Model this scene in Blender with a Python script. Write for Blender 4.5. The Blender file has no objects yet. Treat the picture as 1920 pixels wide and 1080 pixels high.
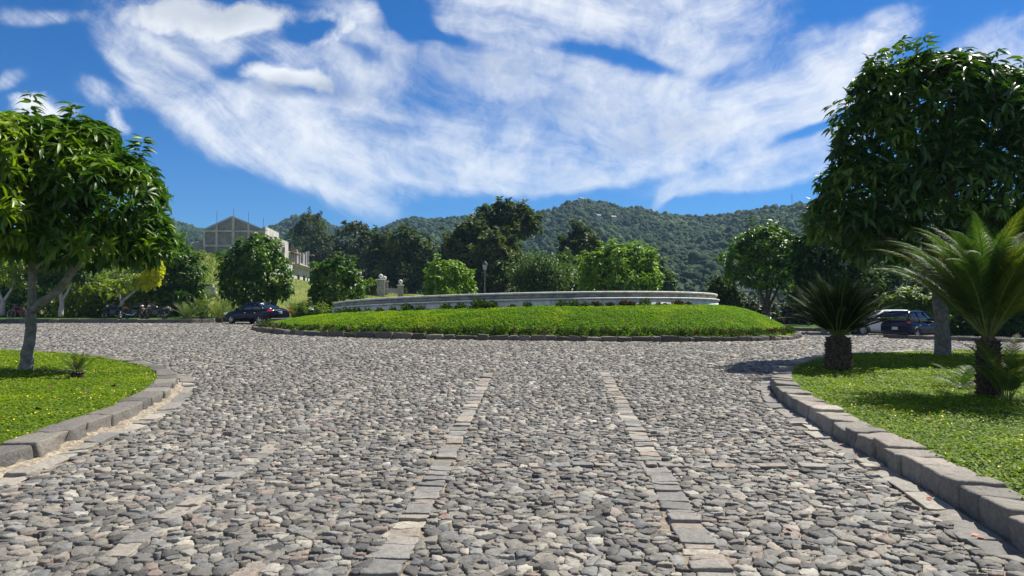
import bpy, bmesh, math, random
import numpy as np
from mathutils import Vector, Matrix
R = math.radians
random.seed(7)
rng = np.random.default_rng(7)
scn = bpy.context.scene
COL = scn.collection

# ------------------------------------------------------------------ camera, sky, sun, exposure
F = 1400.0                      # focal length in pixels of the 1920 px wide photograph
HOR = 562.0                     # image row of the horizon
EYE = 1.6
cam = bpy.data.cameras.new('camera'); camo = bpy.data.objects.new('camera', cam); COL.objects.link(camo)
cam.sensor_width = 36.0; cam.lens = 36.0 * F / 1920.0
PITCH = math.atan((HOR - 540.0) / F)
camo.location = (0, 0, EYE); camo.rotation_euler = (R(90) + PITCH, 0, 0)
cam.clip_start = 0.05; cam.clip_end = 8000
scn.camera = camo
scn.view_settings.view_transform = 'Standard'; scn.view_settings.look = 'None'
scn.view_settings.exposure = 0.84; scn.view_settings.gamma = 1.0

SUN_EL = 53.0; SUN_AZ = 52.0    # azimuth measured clockwise from +Y (straight ahead) towards +X
sd = bpy.data.lights.new('sun', 'SUN'); so = bpy.data.objects.new('sun', sd); COL.objects.link(so)
sd.energy = 5.0; sd.angle = R(0.5); sd.color = (1.0, 0.94, 0.83)
sv = Vector((math.sin(R(SUN_AZ)) * math.cos(R(SUN_EL)), math.cos(R(SUN_AZ)) * math.cos(R(SUN_EL)), math.sin(R(SUN_EL))))
so.rotation_euler = sv.to_track_quat('Z', 'Y').to_euler(); so.location = (0, 0, 60)

class NT:
    """small helper to write node trees"""
    def __init__(s, tree): s.t = tree
    def n(s, typ, **kw):
        nd = s.t.nodes.new(typ)
        for k, v in kw.items(): setattr(nd, k, v)
        return nd
    def put(s, sock, v):
        if isinstance(v, bpy.types.NodeSocket): s.t.links.new(v, sock)
        else: sock.default_value = v
    def math(s, op, a, b=0.0, clamp=False):
        nd = s.n('ShaderNodeMath', operation=op, use_clamp=clamp); s.put(nd.inputs[0], a); s.put(nd.inputs[1], b); return nd.outputs[0]
    def mix(s, f, a, b):
        nd = s.n('ShaderNodeMix', data_type='RGBA'); s.put(nd.inputs[0], f); s.put(nd.inputs[6], a); s.put(nd.inputs[7], b); return nd.outputs[2]
    def smooth(s, v, a, b, c=0.0, d=1.0):
        nd = s.n('ShaderNodeMapRange', interpolation_type='SMOOTHSTEP'); s.put(nd.inputs[0], v)
        for i, x in enumerate((a, b, c, d)): nd.inputs[i + 1].default_value = x
        return nd.outputs[0]
    def noise(s, vec, scale, detail=4, rough=0.55, dist=0.0):
        nd = s.n('ShaderNodeTexNoise'); s.put(nd.inputs['Vector'], vec)
        nd.inputs['Scale'].default_value = scale; nd.inputs['Detail'].default_value = detail
        nd.inputs['Roughness'].default_value = rough; nd.inputs['Distortion'].default_value = dist
        return nd.outputs['Fac']
    def mapping(s, vec, loc=(0, 0, 0), rot=(0, 0, 0), sc=(1, 1, 1), typ='POINT'):
        nd = s.n('ShaderNodeMapping', vector_type=typ); s.put(nd.inputs['Vector'], vec)
        nd.inputs['Location'].default_value = loc; nd.inputs['Rotation'].default_value = rot; nd.inputs['Scale'].default_value = sc
        return nd.outputs[0]

def make_world():
    w = bpy.data.worlds.new('World'); scn.world = w; w.use_nodes = True
    t = w.node_tree; t.nodes.clear(); N = NT(t)
    out = N.n('ShaderNodeOutputWorld'); bg = N.n('ShaderNodeBackground'); t.links.new(bg.outputs[0], out.inputs[0])
    sky = N.n('ShaderNodeTexSky', sky_type='NISHITA'); sky.sun_disc = False
    sky.sun_elevation = R(SUN_EL); sky.sun_rotation = R(SUN_AZ)
    sky.altitude = 900; sky.air_density = 1.0; sky.dust_density = 0.25; sky.ozone_density = 2.2
    tn = N.n('ShaderNodeMix', data_type='RGBA', blend_type='MULTIPLY'); tn.inputs[0].default_value = 1; t.links.new(sky.outputs[0], tn.inputs[6]); tn.inputs[7].default_value = (.44, .68, 1.0, 1)
    hs = N.n('ShaderNodeHueSaturation'); hs.inputs['Saturation'].default_value = 1.13; t.links.new(tn.outputs[2], hs.inputs['Color']); skyc = hs.outputs[0]
    tc = N.n('ShaderNodeTexCoord'); sp = N.n('ShaderNodeSeparateXYZ'); t.links.new(tc.outputs['Generated'], sp.inputs[0])
    ay = N.math('MAXIMUM', N.math('ABSOLUTE', sp.outputs[1]), 0.08)
    u = N.math('DIVIDE', sp.outputs[0], ay); v = N.math('DIVIDE', sp.outputs[2], ay)
    cb = N.n('ShaderNodeCombineXYZ'); t.links.new(u, cb.inputs[0]); t.links.new(v, cb.inputs[1]); t.links.new(N.math('SIGN', sp.outputs[1]), cb.inputs[2])
    uv0 = cb.outputs[0]
    def warp(src, scale, amt, det=4):
        wn = N.n('ShaderNodeTexNoise'); t.links.new(src, wn.inputs['Vector']); wn.inputs['Scale'].default_value = scale; wn.inputs['Detail'].default_value = min(det, 4)
        wv = N.n('ShaderNodeVectorMath', operation='SUBTRACT'); t.links.new(wn.outputs['Color'], wv.inputs[0]); wv.inputs[1].default_value = (0.5, 0.5, 0.5)
        ws = N.n('ShaderNodeVectorMath', operation='SCALE'); t.links.new(wv.outputs[0], ws.inputs[0]); ws.inputs['Scale'].default_value = amt
        wa = N.n('ShaderNodeVectorMath', operation='ADD'); t.links.new(src, wa.inputs[0]); t.links.new(ws.outputs[0], wa.inputs[1]); return wa.outputs[0]
    uv = warp(uv0, 3.2, .13, 6)
    uvf = warp(uv, 13.0, .05, 5)
    def blob(px, py, rx, ry, ang, amp, soft=0.0, src=None):
        cu, cv = (px - 960) / F, (HOR - py) / F
        m = N.mapping(src or uv, (cu, cv, 1), (0, 0, R(ang)), (rx / F, ry / F, 50.0), 'TEXTURE')
        ln = N.n('ShaderNodeVectorMath', operation='LENGTH'); t.links.new(m, ln.inputs[0])
        return N.smooth(ln.outputs['Value'], soft, 1.0, amp, 0.0)
    def total(lst, src=None):
        acc = None
        for q in lst:
            q = blob(*q, src=src); acc = q if acc is None else N.math('ADD', acc, q)
        return acc
    cir = N.math('SUBTRACT', N.math('MINIMUM', total(CIRRUS), 1.0), total(HOLES))
    # fibres: fine streaks that follow the sweep of the cirrus
    def fibre(ang, sx, sy, sc, off=0.0, dist=.5):
        return N.noise(N.mapping(uv, (off, 0, 0), (0, 0, R(ang)), (1 / sx, 1 / sy, 1), 'TEXTURE'), sc, 6, .66, dist)
    side = N.smooth(u, -0.36, -0.12); side2 = N.smooth(u, .1, .3)
    f1 = fibre(-42, 1.4, 9, 1.5); f2 = fibre(-9, 1.4, 7, 1.6, .4); f3 = fibre(22, 1.4, 7, 1.7, .9)
    stre = N.math('ADD', N.math('MULTIPLY', f1, N.math('SUBTRACT', 1.0, side)), N.math('MULTIPLY', f2, side))
    stre = N.math('ADD', N.math('MULTIPLY', stre, N.math('SUBTRACT', 1.0, side2)), N.math('MULTIPLY', f3, side2))
    puff = N.noise(uvf, 6.0, 6, 0.66, 0.0)
    fine = N.noise(uvf, 24.0, 4, 0.65, 0.0)
    nn = N.math('ADD', N.math('ADD', N.math('MULTIPLY', stre, 0.47), N.math('MULTIPLY', puff, 0.42)), N.math('MULTIPLY', fine, .11))
    dens = N.math('ADD', N.math('MULTIPLY', cir, 1.0), N.math('MULTIPLY', N.math('SUBTRACT', nn, 0.5), 5.0))
    front = N.smooth(sp.outputs[1], -0.05, 0.15)
    back = N.smooth(N.noise(N.mapping(tc.outputs['Generated'], sc=(1, 1, 2.5)), 2.2, 4, 0.6), 0.42, 0.68)  # unseen clouds behind the camera, cover raised to add neutral fill light
    c1 = N.smooth(dens, -0.1, 1.85)
    edge = N.smooth(cir, 0.04, .55)
    c1 = N.math('MULTIPLY', c1, edge)
    c1 = N.math('ADD', N.math('MULTIPLY', c1, front), N.math('MULTIPLY', back, N.math('SUBTRACT', 1.0, front)))
    c1 = N.math('MULTIPLY', c1, N.smooth(sp.outputs[2], 0.0, 0.06))
    cum = cum0 = total(CUMULUS, uvf)
    cum = N.math('ADD', cum, N.math('MULTIPLY', N.math('SUBTRACT', N.math('ADD', N.math('MULTIPLY', puff, .6), N.math('MULTIPLY', fine, .4)), 0.5), 2.6))
    c2 = N.math('MULTIPLY', N.smooth(cum, 0.0, 1.2), N.math('MULTIPLY', front, N.smooth(cum0, .05, .3)))
    fac = N.math('MAXIMUM', N.math('MULTIPLY', c1, 0.94), N.math('MULTIPLY', c2, 0.97))
    shade = N.noise(uvf, 5.0, 6, 0.62, 0.3)
    grey = N.math('MULTIPLY', total(GREYS), N.smooth(puff, .25, .55))
    shf = N.math('ADD', N.smooth(shade, 0.45, 0.72, 0.0, 0.32), grey, clamp=True)
    ccol = N.mix(shf, (CLOUD * 1.0, CLOUD * 1.035, CLOUD * 1.07, 1), (CLOUD * .60, CLOUD * .66, CLOUD * .75, 1))
    col = N.mix(fac, skyc, ccol)
    t.links.new(col, bg.inputs[0]); bg.inputs[1].default_value = SKY_STR
    w.cycles.sampling_method = 'MANUAL'; w.cycles.sample_map_resolution = 256
SKY_STR = 0.060
CLOUD = 9.2
# cloud layout as directions on the sky: (photo x, y of the direction), radii, tilt, amount
CIRRUS = [(880, 190, 800, 230, 0, .34, .3), (1500, 300, 240, 60, 14, .6, .2), (1330, 120, 260, 60, 20, .6, .2), (520, 60, 260, 60, -20, .5, .2), (270, 90, 230, 85, -50, .8, .2), (400, 210, 300, 105, -42, .75, .2), (570, 315, 300, 85, -24, .9, .2), (340, 235, 190, 60, -38, .6, .2), (560, 230, 300, 120, -14, .5, .2), (640, 365, 120, 36, -12, .6, .2),
          (820, 250, 330, 140, 0, .95, .3), (1010, 250, 420, 120, 0, .95, .3), (900, 150, 260, 90, -6, .75, .2), (1240, 255, 360, 120, 6, .95, .3), (1050, 310, 260, 50, 0, .6, .2), (1460, 270, 260, 100, 12, .8, .2),
          (1600, 130, 260, 80, 42, .85, .2), (1180, 50, 440, 120, 4, 1.1, .3), (1000, 30, 240, 100, -15, .8, .2), (1430, 190, 220, 80, 25, .8, .2), (680, 50, 170, 55, -30, .8, .2), (620, 120, 160, 60, -10, .6, .2),
          (1245, 372, 60, 18, 50, .75, .0), (1270, 350, 90, 22, 20, .5, .0), (1340, 345, 200, 26, 8, .55, .1), (1480, 335, 170, 26, 10, .6, .1), (1890, 110, 300, 110, 25, 1.0, .1), (185, 185, 100, 45, -25, .85, .1), (400, 60, 230, 60, -35, .7, .2),
          (10, 140, 70, 30, 25, .75, .1), (1560, 90, 140, 70, 20, .6, .1), (60, 5, 170, 30, 0, .6, .1), (1150, 150, 300, 50, -6, .5, .2)]
HOLES = [(1130, 105, 150, 22, -8, .8, .1), (1240, 130, 120, 20, -5, .8, .1), (440, 140, 80, 60, 0, .5, .1), (790, 60, 90, 55, -35, .9, .1), (575, 62, 80, 45, 0, .8, .1), (860, 85, 130, 18, -12, .7, .1), (1540, 235, 110, 16, 24, .9, .1), (480, 110, 60, 50, 0, .5, .1), (700, 110, 80, 26, -20, .6, .1)]
CUMULUS = [(548, 148, 135, 48, -6, 1.25, .1), (370, 18, 215, 66, -4, 1.2, .1), (60, 205, 110, 45, -8, 1.2, .1), (480, 12, 100, 50, 0, .9, .1), (215, 230, 45, 55, 0, .8, .1), (380, 205, 55, 28, 0, .6, .1), (1610, 110, 130, 48, 40, .75, .1), (650, 50, 120, 36, -20, .7, .1), (590, 90, 110, 30, 10, .75, .1), (960, 130, 150, 46, 4, .7, .1), (1130, 140, 60, 40, 0, .6, .1)]
GREYS = [(600, 172, 150, 34, -8, 1.1, .1), (548, 176, 110, 22, -4, .8, .1), (400, 0, 320, 60, 0, .8, .1), (745, 238, 60, 26, 0, .9, .1), (1260, 240, 190, 60, 5, .55, .1), (900, 130, 160, 40, 0, .5, .1), (1180, 270, 90, 36, 0, .4, .1), (1640, 150, 120, 50, 40, .35, .1), (1050, 200, 200, 40, 0, .35, .1)]
make_world()

# ------------------------------------------------------------------ helpers
def sstep(x, a, b):
    t = np.clip((np.asarray(x, float) - a) / (b - a), 0, 1); return t * t * (3 - 2 * t)
def _h(i, j, s):
    n = (i.astype(np.int64) * 374761393 + j.astype(np.int64) * 668265263 + s * 1442695041) & 0xffffffff
    n = ((n ^ (n >> 13)) * 1274126177) & 0xffffffff
    return ((n ^ (n >> 16)) & 0xffffff) / float(0xffffff)
def vn(x, y, s=0):
    x = np.asarray(x, float); y = np.asarray(y, float); i = np.floor(x); j = np.floor(y); fx = x - i; fy = y - j
    i = i.astype(np.int64); j = j.astype(np.int64); fx = fx * fx * (3 - 2 * fx); fy = fy * fy * (3 - 2 * fy)
    return (_h(i, j, s) * (1 - fx) + _h(i + 1, j, s) * fx) * (1 - fy) + (_h(i, j + 1, s) * (1 - fx) + _h(i + 1, j + 1, s) * fx) * fy
def fbm(x, y, s=0, o=4):
    a = 0; k = 1; w = 0
    for q in range(o): a = a + vn(x * k, y * k, s + q) / k; w += 1 / k; k *= 2
    return a / w

BU = np.array([-1.2, -.75, -.45, -.40, -.33, -.28, -.2, -.11, -.04, .05, 2.0])
BZ = np.array([9.5, 9.5, 8.8, 8.0, 5.6, 4.4, 3.2, 2.0, 0.6, 0.0, -1.0])
def gz(x, y):
    """height of the ground"""
    x = np.asarray(x, float); y = np.asarray(y, float)
    right = -0.028 * (np.sqrt(x * x + 4) + x - 2) * 0.5 * sstep(y, 12, 38)
    right = np.maximum(right, -2.2)
    u = x / np.maximum(y, 1)
    hill = np.interp(u, BU, BZ) * sstep(y, 56, 112)
    return right + hill
def px2(px, py, Y):
    return Vector(((px - 960) / F * Y, Y, EYE + (HOR - py) / F * Y))
def ground_at(px, py, dz=0.0):
    Y = 10.0
    u = (px - 960) / F; v = (py - HOR) / F
    for _ in range(60):
        z = float(gz(u * Y, Y)) + dz; Y = 0.5 * Y + 0.5 * (EYE - z) / v
    return (u * Y, Y)

def tag(o, label=None, cat=None, group=None, kind=None):
    if label: o['label'] = label
    if cat: o['category'] = cat
    if group: o['group'] = group
    if kind: o['kind'] = kind
    return o
def empty(name, loc, rz=0.0, label=None, cat=None, group=None):
    o = bpy.data.objects.new(name, None); COL.objects.link(o); o.location = loc; o.rotation_euler = (0, 0, rz); o.empty_display_size = 0.3
    return tag(o, label, cat, group)
def mesh_np(name, V, F_, mat, parent=None, smooth=False, colors=None):
    """V (n,3); F_ list of arrays, each (m,k)"""
    if not isinstance(F_, (list, tuple)): F_ = [F_]
    me = bpy.data.meshes.new(name); V = np.asarray(V, np.float32)
    me.vertices.add(len(V)); me.vertices.foreach_set('co', V.ravel())
    loops = np.concatenate([f.ravel() for f in F_]).astype(np.int32)
    tot = np.concatenate([np.full(len(f), f.shape[1]) for f in F_]).astype(np.int32)
    start = np.concatenate([[0], np.cumsum(tot)[:-1]]).astype(np.int32)
    me.loops.add(len(loops)); me.loops.foreach_set('vertex_index', loops)
    me.polygons.add(len(tot)); me.polygons.foreach_set('loop_start', start); me.polygons.foreach_set('loop_total', tot)
    if smooth: me.polygons.foreach_set('use_smooth', np.ones(len(tot), bool))
    me.update(calc_edges=True); me.validate()
    for m in (mat if isinstance(mat, (list, tuple)) else [mat]): me.materials.append(m)
    o = bpy.data.objects.new(name, me); COL.objects.link(o); o.parent = parent
    return o
class MB:
    """collects primitive shapes, links them as one object"""
    def __init__(s): s.v = []; s.f = []
    def add(s, V, Fs):
        b = len(s.v); s.v += [tuple(p) for p in V]; s.f += [tuple(i + b for i in f) for f in Fs]; return s
    def box(s, c, d, rz=0.0, bev=0.0, M=None):
        hx, hy, hz = d[0] / 2, d[1] / 2, d[2] / 2; b = min(bev, hx * .9, hy * .9, hz * .9)
        if b <= 0:
            V = [(x, y, z) for z in (-hz, hz) for x, y in ((-hx, -hy), (hx, -hy), (hx, hy), (-hx, hy))]
            Fs = [(3, 2, 1, 0), (4, 5, 6, 7), (0, 1, 5, 4), (1, 2, 6, 5), (2, 3, 7, 6), (3, 0, 4, 7)]
        else:
            def ring(k, z): return [(-hx + k, -hy, z), (hx - k, -hy, z), (hx, -hy + k, z), (hx, hy - k, z), (hx - k, hy, z), (-hx + k, hy, z), (-hx, hy - k, z), (-hx, -hy + k, z)]
            def rin(z): return [(-hx + b * 1.2, -hy + b, z), (hx - b * 1.2, -hy + b, z), (hx - b, -hy + b * 1.2, z), (hx - b, hy - b * 1.2, z), (hx - b * 1.2, hy - b, z), (-hx + b * 1.2, hy - b, z), (-hx + b, hy - b * 1.2, z), (-hx + b, -hy + b * 1.2, z)]
            rs = [rin(-hz), ring(b, -hz + b), ring(b, hz - b), rin(hz)]
            V = [p for r in rs for p in r]; Fs = [tuple(range(7, -1, -1)), tuple(range(24, 32))]
            for k in range(3):
                for i in range(8): j = (i + 1) % 8; Fs.append((k * 8 + i, k * 8 + j, k * 8 + 8 + j, k * 8 + 8 + i))
        c_, s_ = math.cos(rz), math.sin(rz); c = Vector(c)
        V = [Vector((x * c_ - y * s_, x * s_ + y * c_, z)) + c for x, y, z in V]
        if M: V = [M @ p for p in V]
        return s.add(V, Fs)
    def tube(s, pts, rad, n=8, cap=True, sq=1.0):
        pts = [Vector(p) for p in pts]; rad = rad if isinstance(rad, (list, tuple)) else [rad] * len(pts)
        V = []; prev = None
        for i, p in enumerate(pts):
            d = (pts[min(i + 1, len(pts) - 1)] - pts[max(i - 1, 0)]).normalized()
            if prev is None: a = d.orthogonal().normalized()
            else: a = (prev - d * prev.dot(d)); a = a.normalized() if a.length > 1e-6 else d.orthogonal().normalized()
            prev = a; b = d.cross(a)
            for k in range(n):
                t = 2 * math.pi * k / n; V.append(p + (a * math.cos(t) + b * math.sin(t) * sq) * rad[i])
        Fs = [(i * n + k, i * n + (k + 1) % n, (i + 1) * n + (k + 1) % n, (i + 1) * n + k) for i in range(len(pts) - 1) for k in range(n)]
        if cap: Fs += [tuple(range(n - 1, -1, -1)), tuple((len(pts) - 1) * n + k for k in range(n))]
        return s.add(V, Fs)
    def lathe(s, prof, c=(0, 0, 0), n=24, axis='z', close=False):
        V = []
        for r, z in prof:
            for k in range(n):
                t = 2 * math.pi * k / n; q = (r * math.cos(t), r * math.sin(t), z)
                if axis == 'y': q = (q[0], q[2], q[1])
                if axis == 'x': q = (q[2], q[0], q[1])
                V.append((q[0] + c[0], q[1] + c[1], q[2] + c[2]))
        m = len(prof); rows = m if close else m - 1
        Fs = [(i * n + k, i * n + (k + 1) % n, ((i + 1) % m) * n + (k + 1) % n, ((i + 1) % m) * n + k) for i in range(rows) for k in range(n)]
        return s.add(V, Fs)
    def loft(s, rings, cap=True):
        n = len(rings[0]); V = [p for r in rings for p in r]
        Fs = [(i * n + k, i * n + (k + 1) % n, (i + 1) * n + (k + 1) % n, (i + 1) * n + k) for i in range(len(rings) - 1) for k in range(n)]
        if cap: Fs += [tuple(range(n - 1, -1, -1)), tuple((len(rings) - 1) * n + k for k in range(n))]
        return s.add(V, Fs)
    def build(s, name, mat, parent=None, smooth=False, fix=True):
        me = bpy.data.meshes.new(name); me.from_pydata([tuple(p) for p in s.v], [], s.f)
        if fix:
            bm = bmesh.new(); bm.from_mesh(me); bmesh.ops.recalc_face_normals(bm, faces=bm.faces); bm.to_mesh(me); bm.free()
        me.materials.append(mat)
        if smooth: me.polygons.foreach_set('use_smooth', [True] * len(me.polygons))
        o = bpy.data.objects.new(name, me); COL.objects.link(o); o.parent = parent
        return o
def copy_tree(o, parent=None):
    c = o.copy(); COL.objects.link(c); c.parent = parent
    for ch in [x for x in list(bpy.data.objects) if x.parent == o]: copy_tree(ch, c)
    return c

# ------------------------------------------------------------------ materials
def new_mat(name):
    m = bpy.data.materials.new(name); m.use_nodes = True; t = m.node_tree; t.nodes.clear(); N = NT(t)
    N.out = N.n('ShaderNodeOutputMaterial'); return m, N
def pbsdf(N, col, rough=0.6, metal=0.0, spec=0.5, bump=None, bstr=0.3, bdist=0.02, coat=0.0):
    b = N.n('ShaderNodeBsdfPrincipled'); N.put(b.inputs['Base Color'], col); N.put(b.inputs['Roughness'], rough)
    b.inputs['Metallic'].default_value = metal; b.inputs['Specular IOR Level'].default_value = spec; b.inputs['Coat Weight'].default_value = coat
    if bump is not None:
        bn = N.n('ShaderNodeBump'); bn.inputs['Strength'].default_value = bstr; bn.inputs['Distance'].default_value = bdist
        N.t.links.new(bump, bn.inputs['Height']); N.t.links.new(bn.outputs[0], b.inputs['Normal'])
    return b.outputs[0]
def ramp(N, fac, stops, interp='LINEAR'):
    r = N.n('ShaderNodeValToRGB'); r.color_ramp.interpolation = interp; e = r.color_ramp.elements
    while len(e) > 1: e.remove(e[-1])
    e[0].position = stops[0][0]; e[0].color = (*stops[0][1], 1)
    for p, c in stops[1:]: q = e.new(p); q.color = (*c, 1)
    N.put(r.inputs[0], fac); return r.outputs[0]
def noisy(name, c1, c2, scale=8, rough=0.7, bstr=0.3, detail=6, bdist=0.01, metal=0.0, spec=0.4, coat=0.0, lo=.35, hi=.65):
    m, N = new_mat(name); g = N.n('ShaderNodeTexCoord').outputs['Object']
    f = N.smooth(N.noise(g, scale, detail, .6), lo, hi)
    N.t.links.new(pbsdf(N, N.mix(f, (*c1, 1), (*c2, 1)), rough, metal, spec, f if bstr else None, bstr, bdist, coat), N.out.inputs[0]); return m
def leaf_mat(name, cols, rough=0.42, trans=0.35, spec=0.5, patch=None, pscale=.8, tint=(1.35, 1.5, .45)):
    """cols: three colours spread at random over the leaves; patch: colour of whole sprays"""
    m, N = new_mat(name); ge = N.n('ShaderNodeNewGeometry'); g = ge.outputs['Position']
    c = ramp(N, ge.outputs['Random Per Island'], [(0, cols[0]), (.55, cols[1]), (1, cols[2])])
    if patch:
        c = N.mix(N.smooth(N.noise(g, pscale, 3, .6), .5, .68), c, (*patch, 1))
    b = pbsdf(N, c, rough, 0, spec)
    tr = N.n('ShaderNodeBsdfTranslucent'); tm = N.n('ShaderNodeMix', data_type='RGBA', blend_type='MULTIPLY'); tm.inputs[0].default_value = 1
    N.t.links.new(c, tm.inputs[6]); tm.inputs[7].default_value = (*tint, 1); N.t.links.new(tm.outputs[2], tr.inputs[0])
    mx = N.n('ShaderNodeMixShader'); mx.inputs[0].default_value = trans
    N.t.links.new(b, mx.inputs[1]); N.t.links.new(tr.outputs[0], mx.inputs[2]); N.t.links.new(mx.outputs[0], N.out.inputs[0])
    return m
STONE_STOPS = [(0, (.060, .060, .060)), (.2, (.105, .103, .100)), (.38, (.150, .145, .134)), (.5, (.195, .184, .160)), (.60, (.11, .115, .12)), (.74, (.185, .188, .185)), (.86, (.27, .262, .235)), (.94, (.175, .14, .125)), (.98, (.33, .31, .27)), (1, (.29, .29, .28))]
STONE_STOPS = [(p, (c[0] * .97, c[1] * .94, c[2] * .885)) for p, c in STONE_STOPS]
def stone_mat(name, stops, k=1.0, bs=.5):
    m, N = new_mat(name); ge = N.n('ShaderNodeNewGeometry'); g = ge.outputs['Position']
    st = [(p, tuple(q * k for q in c)) for p, c in stops]
    c = ramp(N, ge.outputs['Random Per Island'], st)
    f = N.noise(g, 22, 6, .65); f2 = N.noise(g, 90, 3, .6); big = N.noise(g, .35, 3, .5)
    mul = N.math('ADD', N.math('ADD', N.math('MULTIPLY', f, 1.5), N.math('MULTIPLY', f2, .5)), .02); mul = N.math('MULTIPLY', mul, N.math('ADD', N.math('MULTIPLY', big, .5), .75))
    vm = N.n('ShaderNodeVectorMath', operation='SCALE'); N.t.links.new(c, vm.inputs[0]); N.t.links.new(mul, vm.inputs['Scale'])
    hgt = N.math('ADD', f, N.math('MULTIPLY', f2, .35))
    N.t.links.new(pbsdf(N, vm.outputs[0], .78, 0, .35, hgt, bs, .012), N.out.inputs[0]); return m
M = {}
M['stone'] = stone_mat('cobble stone', STONE_STOPS, 1.04, 1.0)
M['band'] = stone_mat('band stone', [(0, (.12, .118, .11)), (.3, (.18, .17, .155)), (.55, (.22, .20, .165)), (.8, (.20, .165, .135)), (1, (.28, .26, .21))], 1.12, 1.1)
M['kerb'] = stone_mat('kerb stone', [(0, (.085, .080, .073)), (.4, (.135, .126, .112)), (.7, (.165, .148, .128)), (1, (.22, .20, .165))], .88, 1.4)
M['kerblight'] = stone_mat('weathered kerb stone', [(0, (.13, .12, .105)), (.4, (.18, .165, .14)), (.7, (.21, .18, .15)), (1, (.29, .265, .22))], 1.05, 1.4)
M['kerbdark'] = stone_mat('dark kerb stone', [(0, (.05, .047, .043)), (.4, (.085, .08, .072)), (.7, (.12, .10, .085)), (1, (.16, .15, .13))], 1.0, 1.0)
def mortar_mat():
    m, N = new_mat('road bed'); g = N.n('ShaderNodeNewGeometry').outputs['Position']
    f = N.noise(g, 30, 5, .6)
    mort = ramp(N, f, [(.3, (.10, .085, .065)), (.5, (.19, .16, .12)), (.7, (.32, .27, .19))])
    wob = N.n('ShaderNodeTexNoise'); N.t.links.new(g, wob.inputs['Vector']); wob.inputs['Scale'].default_value = 6
    va = N.n('ShaderNodeVectorMath', operation='MULTIPLY_ADD'); N.t.links.new(wob.outputs['Color'], va.inputs[0]); va.inputs[1].default_value = (.07, .07, 0); N.t.links.new(g, va.inputs[2])
    vo = N.n('ShaderNodeTexVoronoi'); vo.inputs['Scale'].default_value = 6.2; N.t.links.new(va.outputs[0], vo.inputs['Vector'])
    ve = N.n('ShaderNodeTexVoronoi', feature='DISTANCE_TO_EDGE'); ve.inputs['Scale'].default_value = 6.2; N.t.links.new(va.outputs[0], ve.inputs['Vector'])
    sx = N.n('ShaderNodeSeparateColor'); N.t.links.new(vo.outputs['Color'], sx.inputs[0])
    cell = ramp(N, sx.outputs[0], [(p, tuple(q * 1.15 for q in c)) for p, c in STONE_STOPS])
    edge = N.smooth(ve.outputs['Distance'], .02, .12)
    cob = N.mix(edge, (.15, .13, .10, 1), cell)
    big = N.noise(g, .5, 4, .6); vs = N.n('ShaderNodeVectorMath', operation='SCALE'); N.t.links.new(cob, vs.inputs[0]); N.t.links.new(N.math('ADD', N.math('MULTIPLY', big, .7), .72), vs.inputs['Scale'])
    sy = N.n('ShaderNodeSeparateXYZ'); N.t.links.new(g, sy.inputs[0])
    far = N.math('MAXIMUM', N.math('GREATER_THAN', sy.outputs[1], 49.0), N.math('LESS_THAN', sy.outputs[1], 2.5))
    col = N.mix(far, mort, vs.outputs[0])
    hgt = N.math('ADD', N.math('MULTIPLY', N.math('MULTIPLY', edge, far), 1.6), N.math('MULTIPLY', f, .5))
    N.t.links.new(pbsdf(N, col, .85, 0, .3, hgt, .9, .03), N.out.inputs[0]); return m
M['bed'] = mortar_mat()
M['concrete'] = noisy('pale concrete', (.15, .125, .09), (.33, .28, .21), 16, .9, .9)
M['gutter'] = stone_mat('gutter slab', [(0, (.12, .118, .112)), (.5, (.19, .175, .15)), (1, (.27, .25, .21))], 1.1, .9)
def stained(name, c1, c2, c3):
    m, N = new_mat(name); g = N.n('ShaderNodeTexCoord').outputs['Object']
    f = N.smooth(N.noise(g, 3, 6, .65), .3, .65); st = N.smooth(N.noise(N.mapping(g, sc=(4.5, 4.5, .5)), 1.3, 5, .7), .48, .72)
    c = N.mix(st, N.mix(f, (*c1, 1), (*c2, 1)), (*c3, 1)); N.t.links.new(pbsdf(N, c, .8, 0, .3, f, .3, .01), N.out.inputs[0]); return m
M['white'] = stained('weathered whitewash', (.50, .485, .44), (.70, .68, .63), (.34, .325, .29))
M['greywall'] = noisy('stained grey render', (.16, .155, .145), (.34, .325, .30), 2.2, .85, .4, lo=.3, hi=.7)
M['bark'] = noisy('grey bark', (.14, .125, .10), (.26, .235, .19), 9, .85, .8, bdist=.02)
M['barkshade'] = noisy('shaded grey bark', (.10, .09, .075), (.19, .17, .14), 9, .85, .8, bdist=.02)  # darker copy of the grey bark, crown shade put into the colour
M['barkdark'] = noisy('dark bark', (.05, .04, .03), (.12, .095, .07), 14, .9, .8, bdist=.03)
M['barkwhite'] = noisy('lime washed bark', (.24, .23, .205), (.40, .385, .35), 9, .85, .5)
M['cycadbark'] = noisy('cycad trunk', (.035, .025, .018), (.13, .095, .06), 20, .95, .8, bdist=.03)
M['soil'] = noisy('soil', (.05, .035, .025), (.11, .08, .055), 12, .95, .8)
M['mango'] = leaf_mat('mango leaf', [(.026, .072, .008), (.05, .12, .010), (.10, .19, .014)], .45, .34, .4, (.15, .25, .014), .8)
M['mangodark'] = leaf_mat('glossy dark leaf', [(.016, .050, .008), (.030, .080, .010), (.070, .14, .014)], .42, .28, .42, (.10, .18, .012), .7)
M['mangoyel'] = leaf_mat('yellow green leaf', [(.09, .16, .012), (.16, .24, .016), (.24, .30, .02)], .4, .4, .5)
M['yellow'] = leaf_mat('yellow leaf', [(.40, .40, .015), (.52, .50, .02), (.62, .58, .03)], .5, .5, .3)
M['shrub'] = leaf_mat('shrub leaf', [(.045, .09, .014), (.09, .15, .02), (.16, .23, .03)], .5, .5, .35, (.19, .23, .035), .9)
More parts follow.
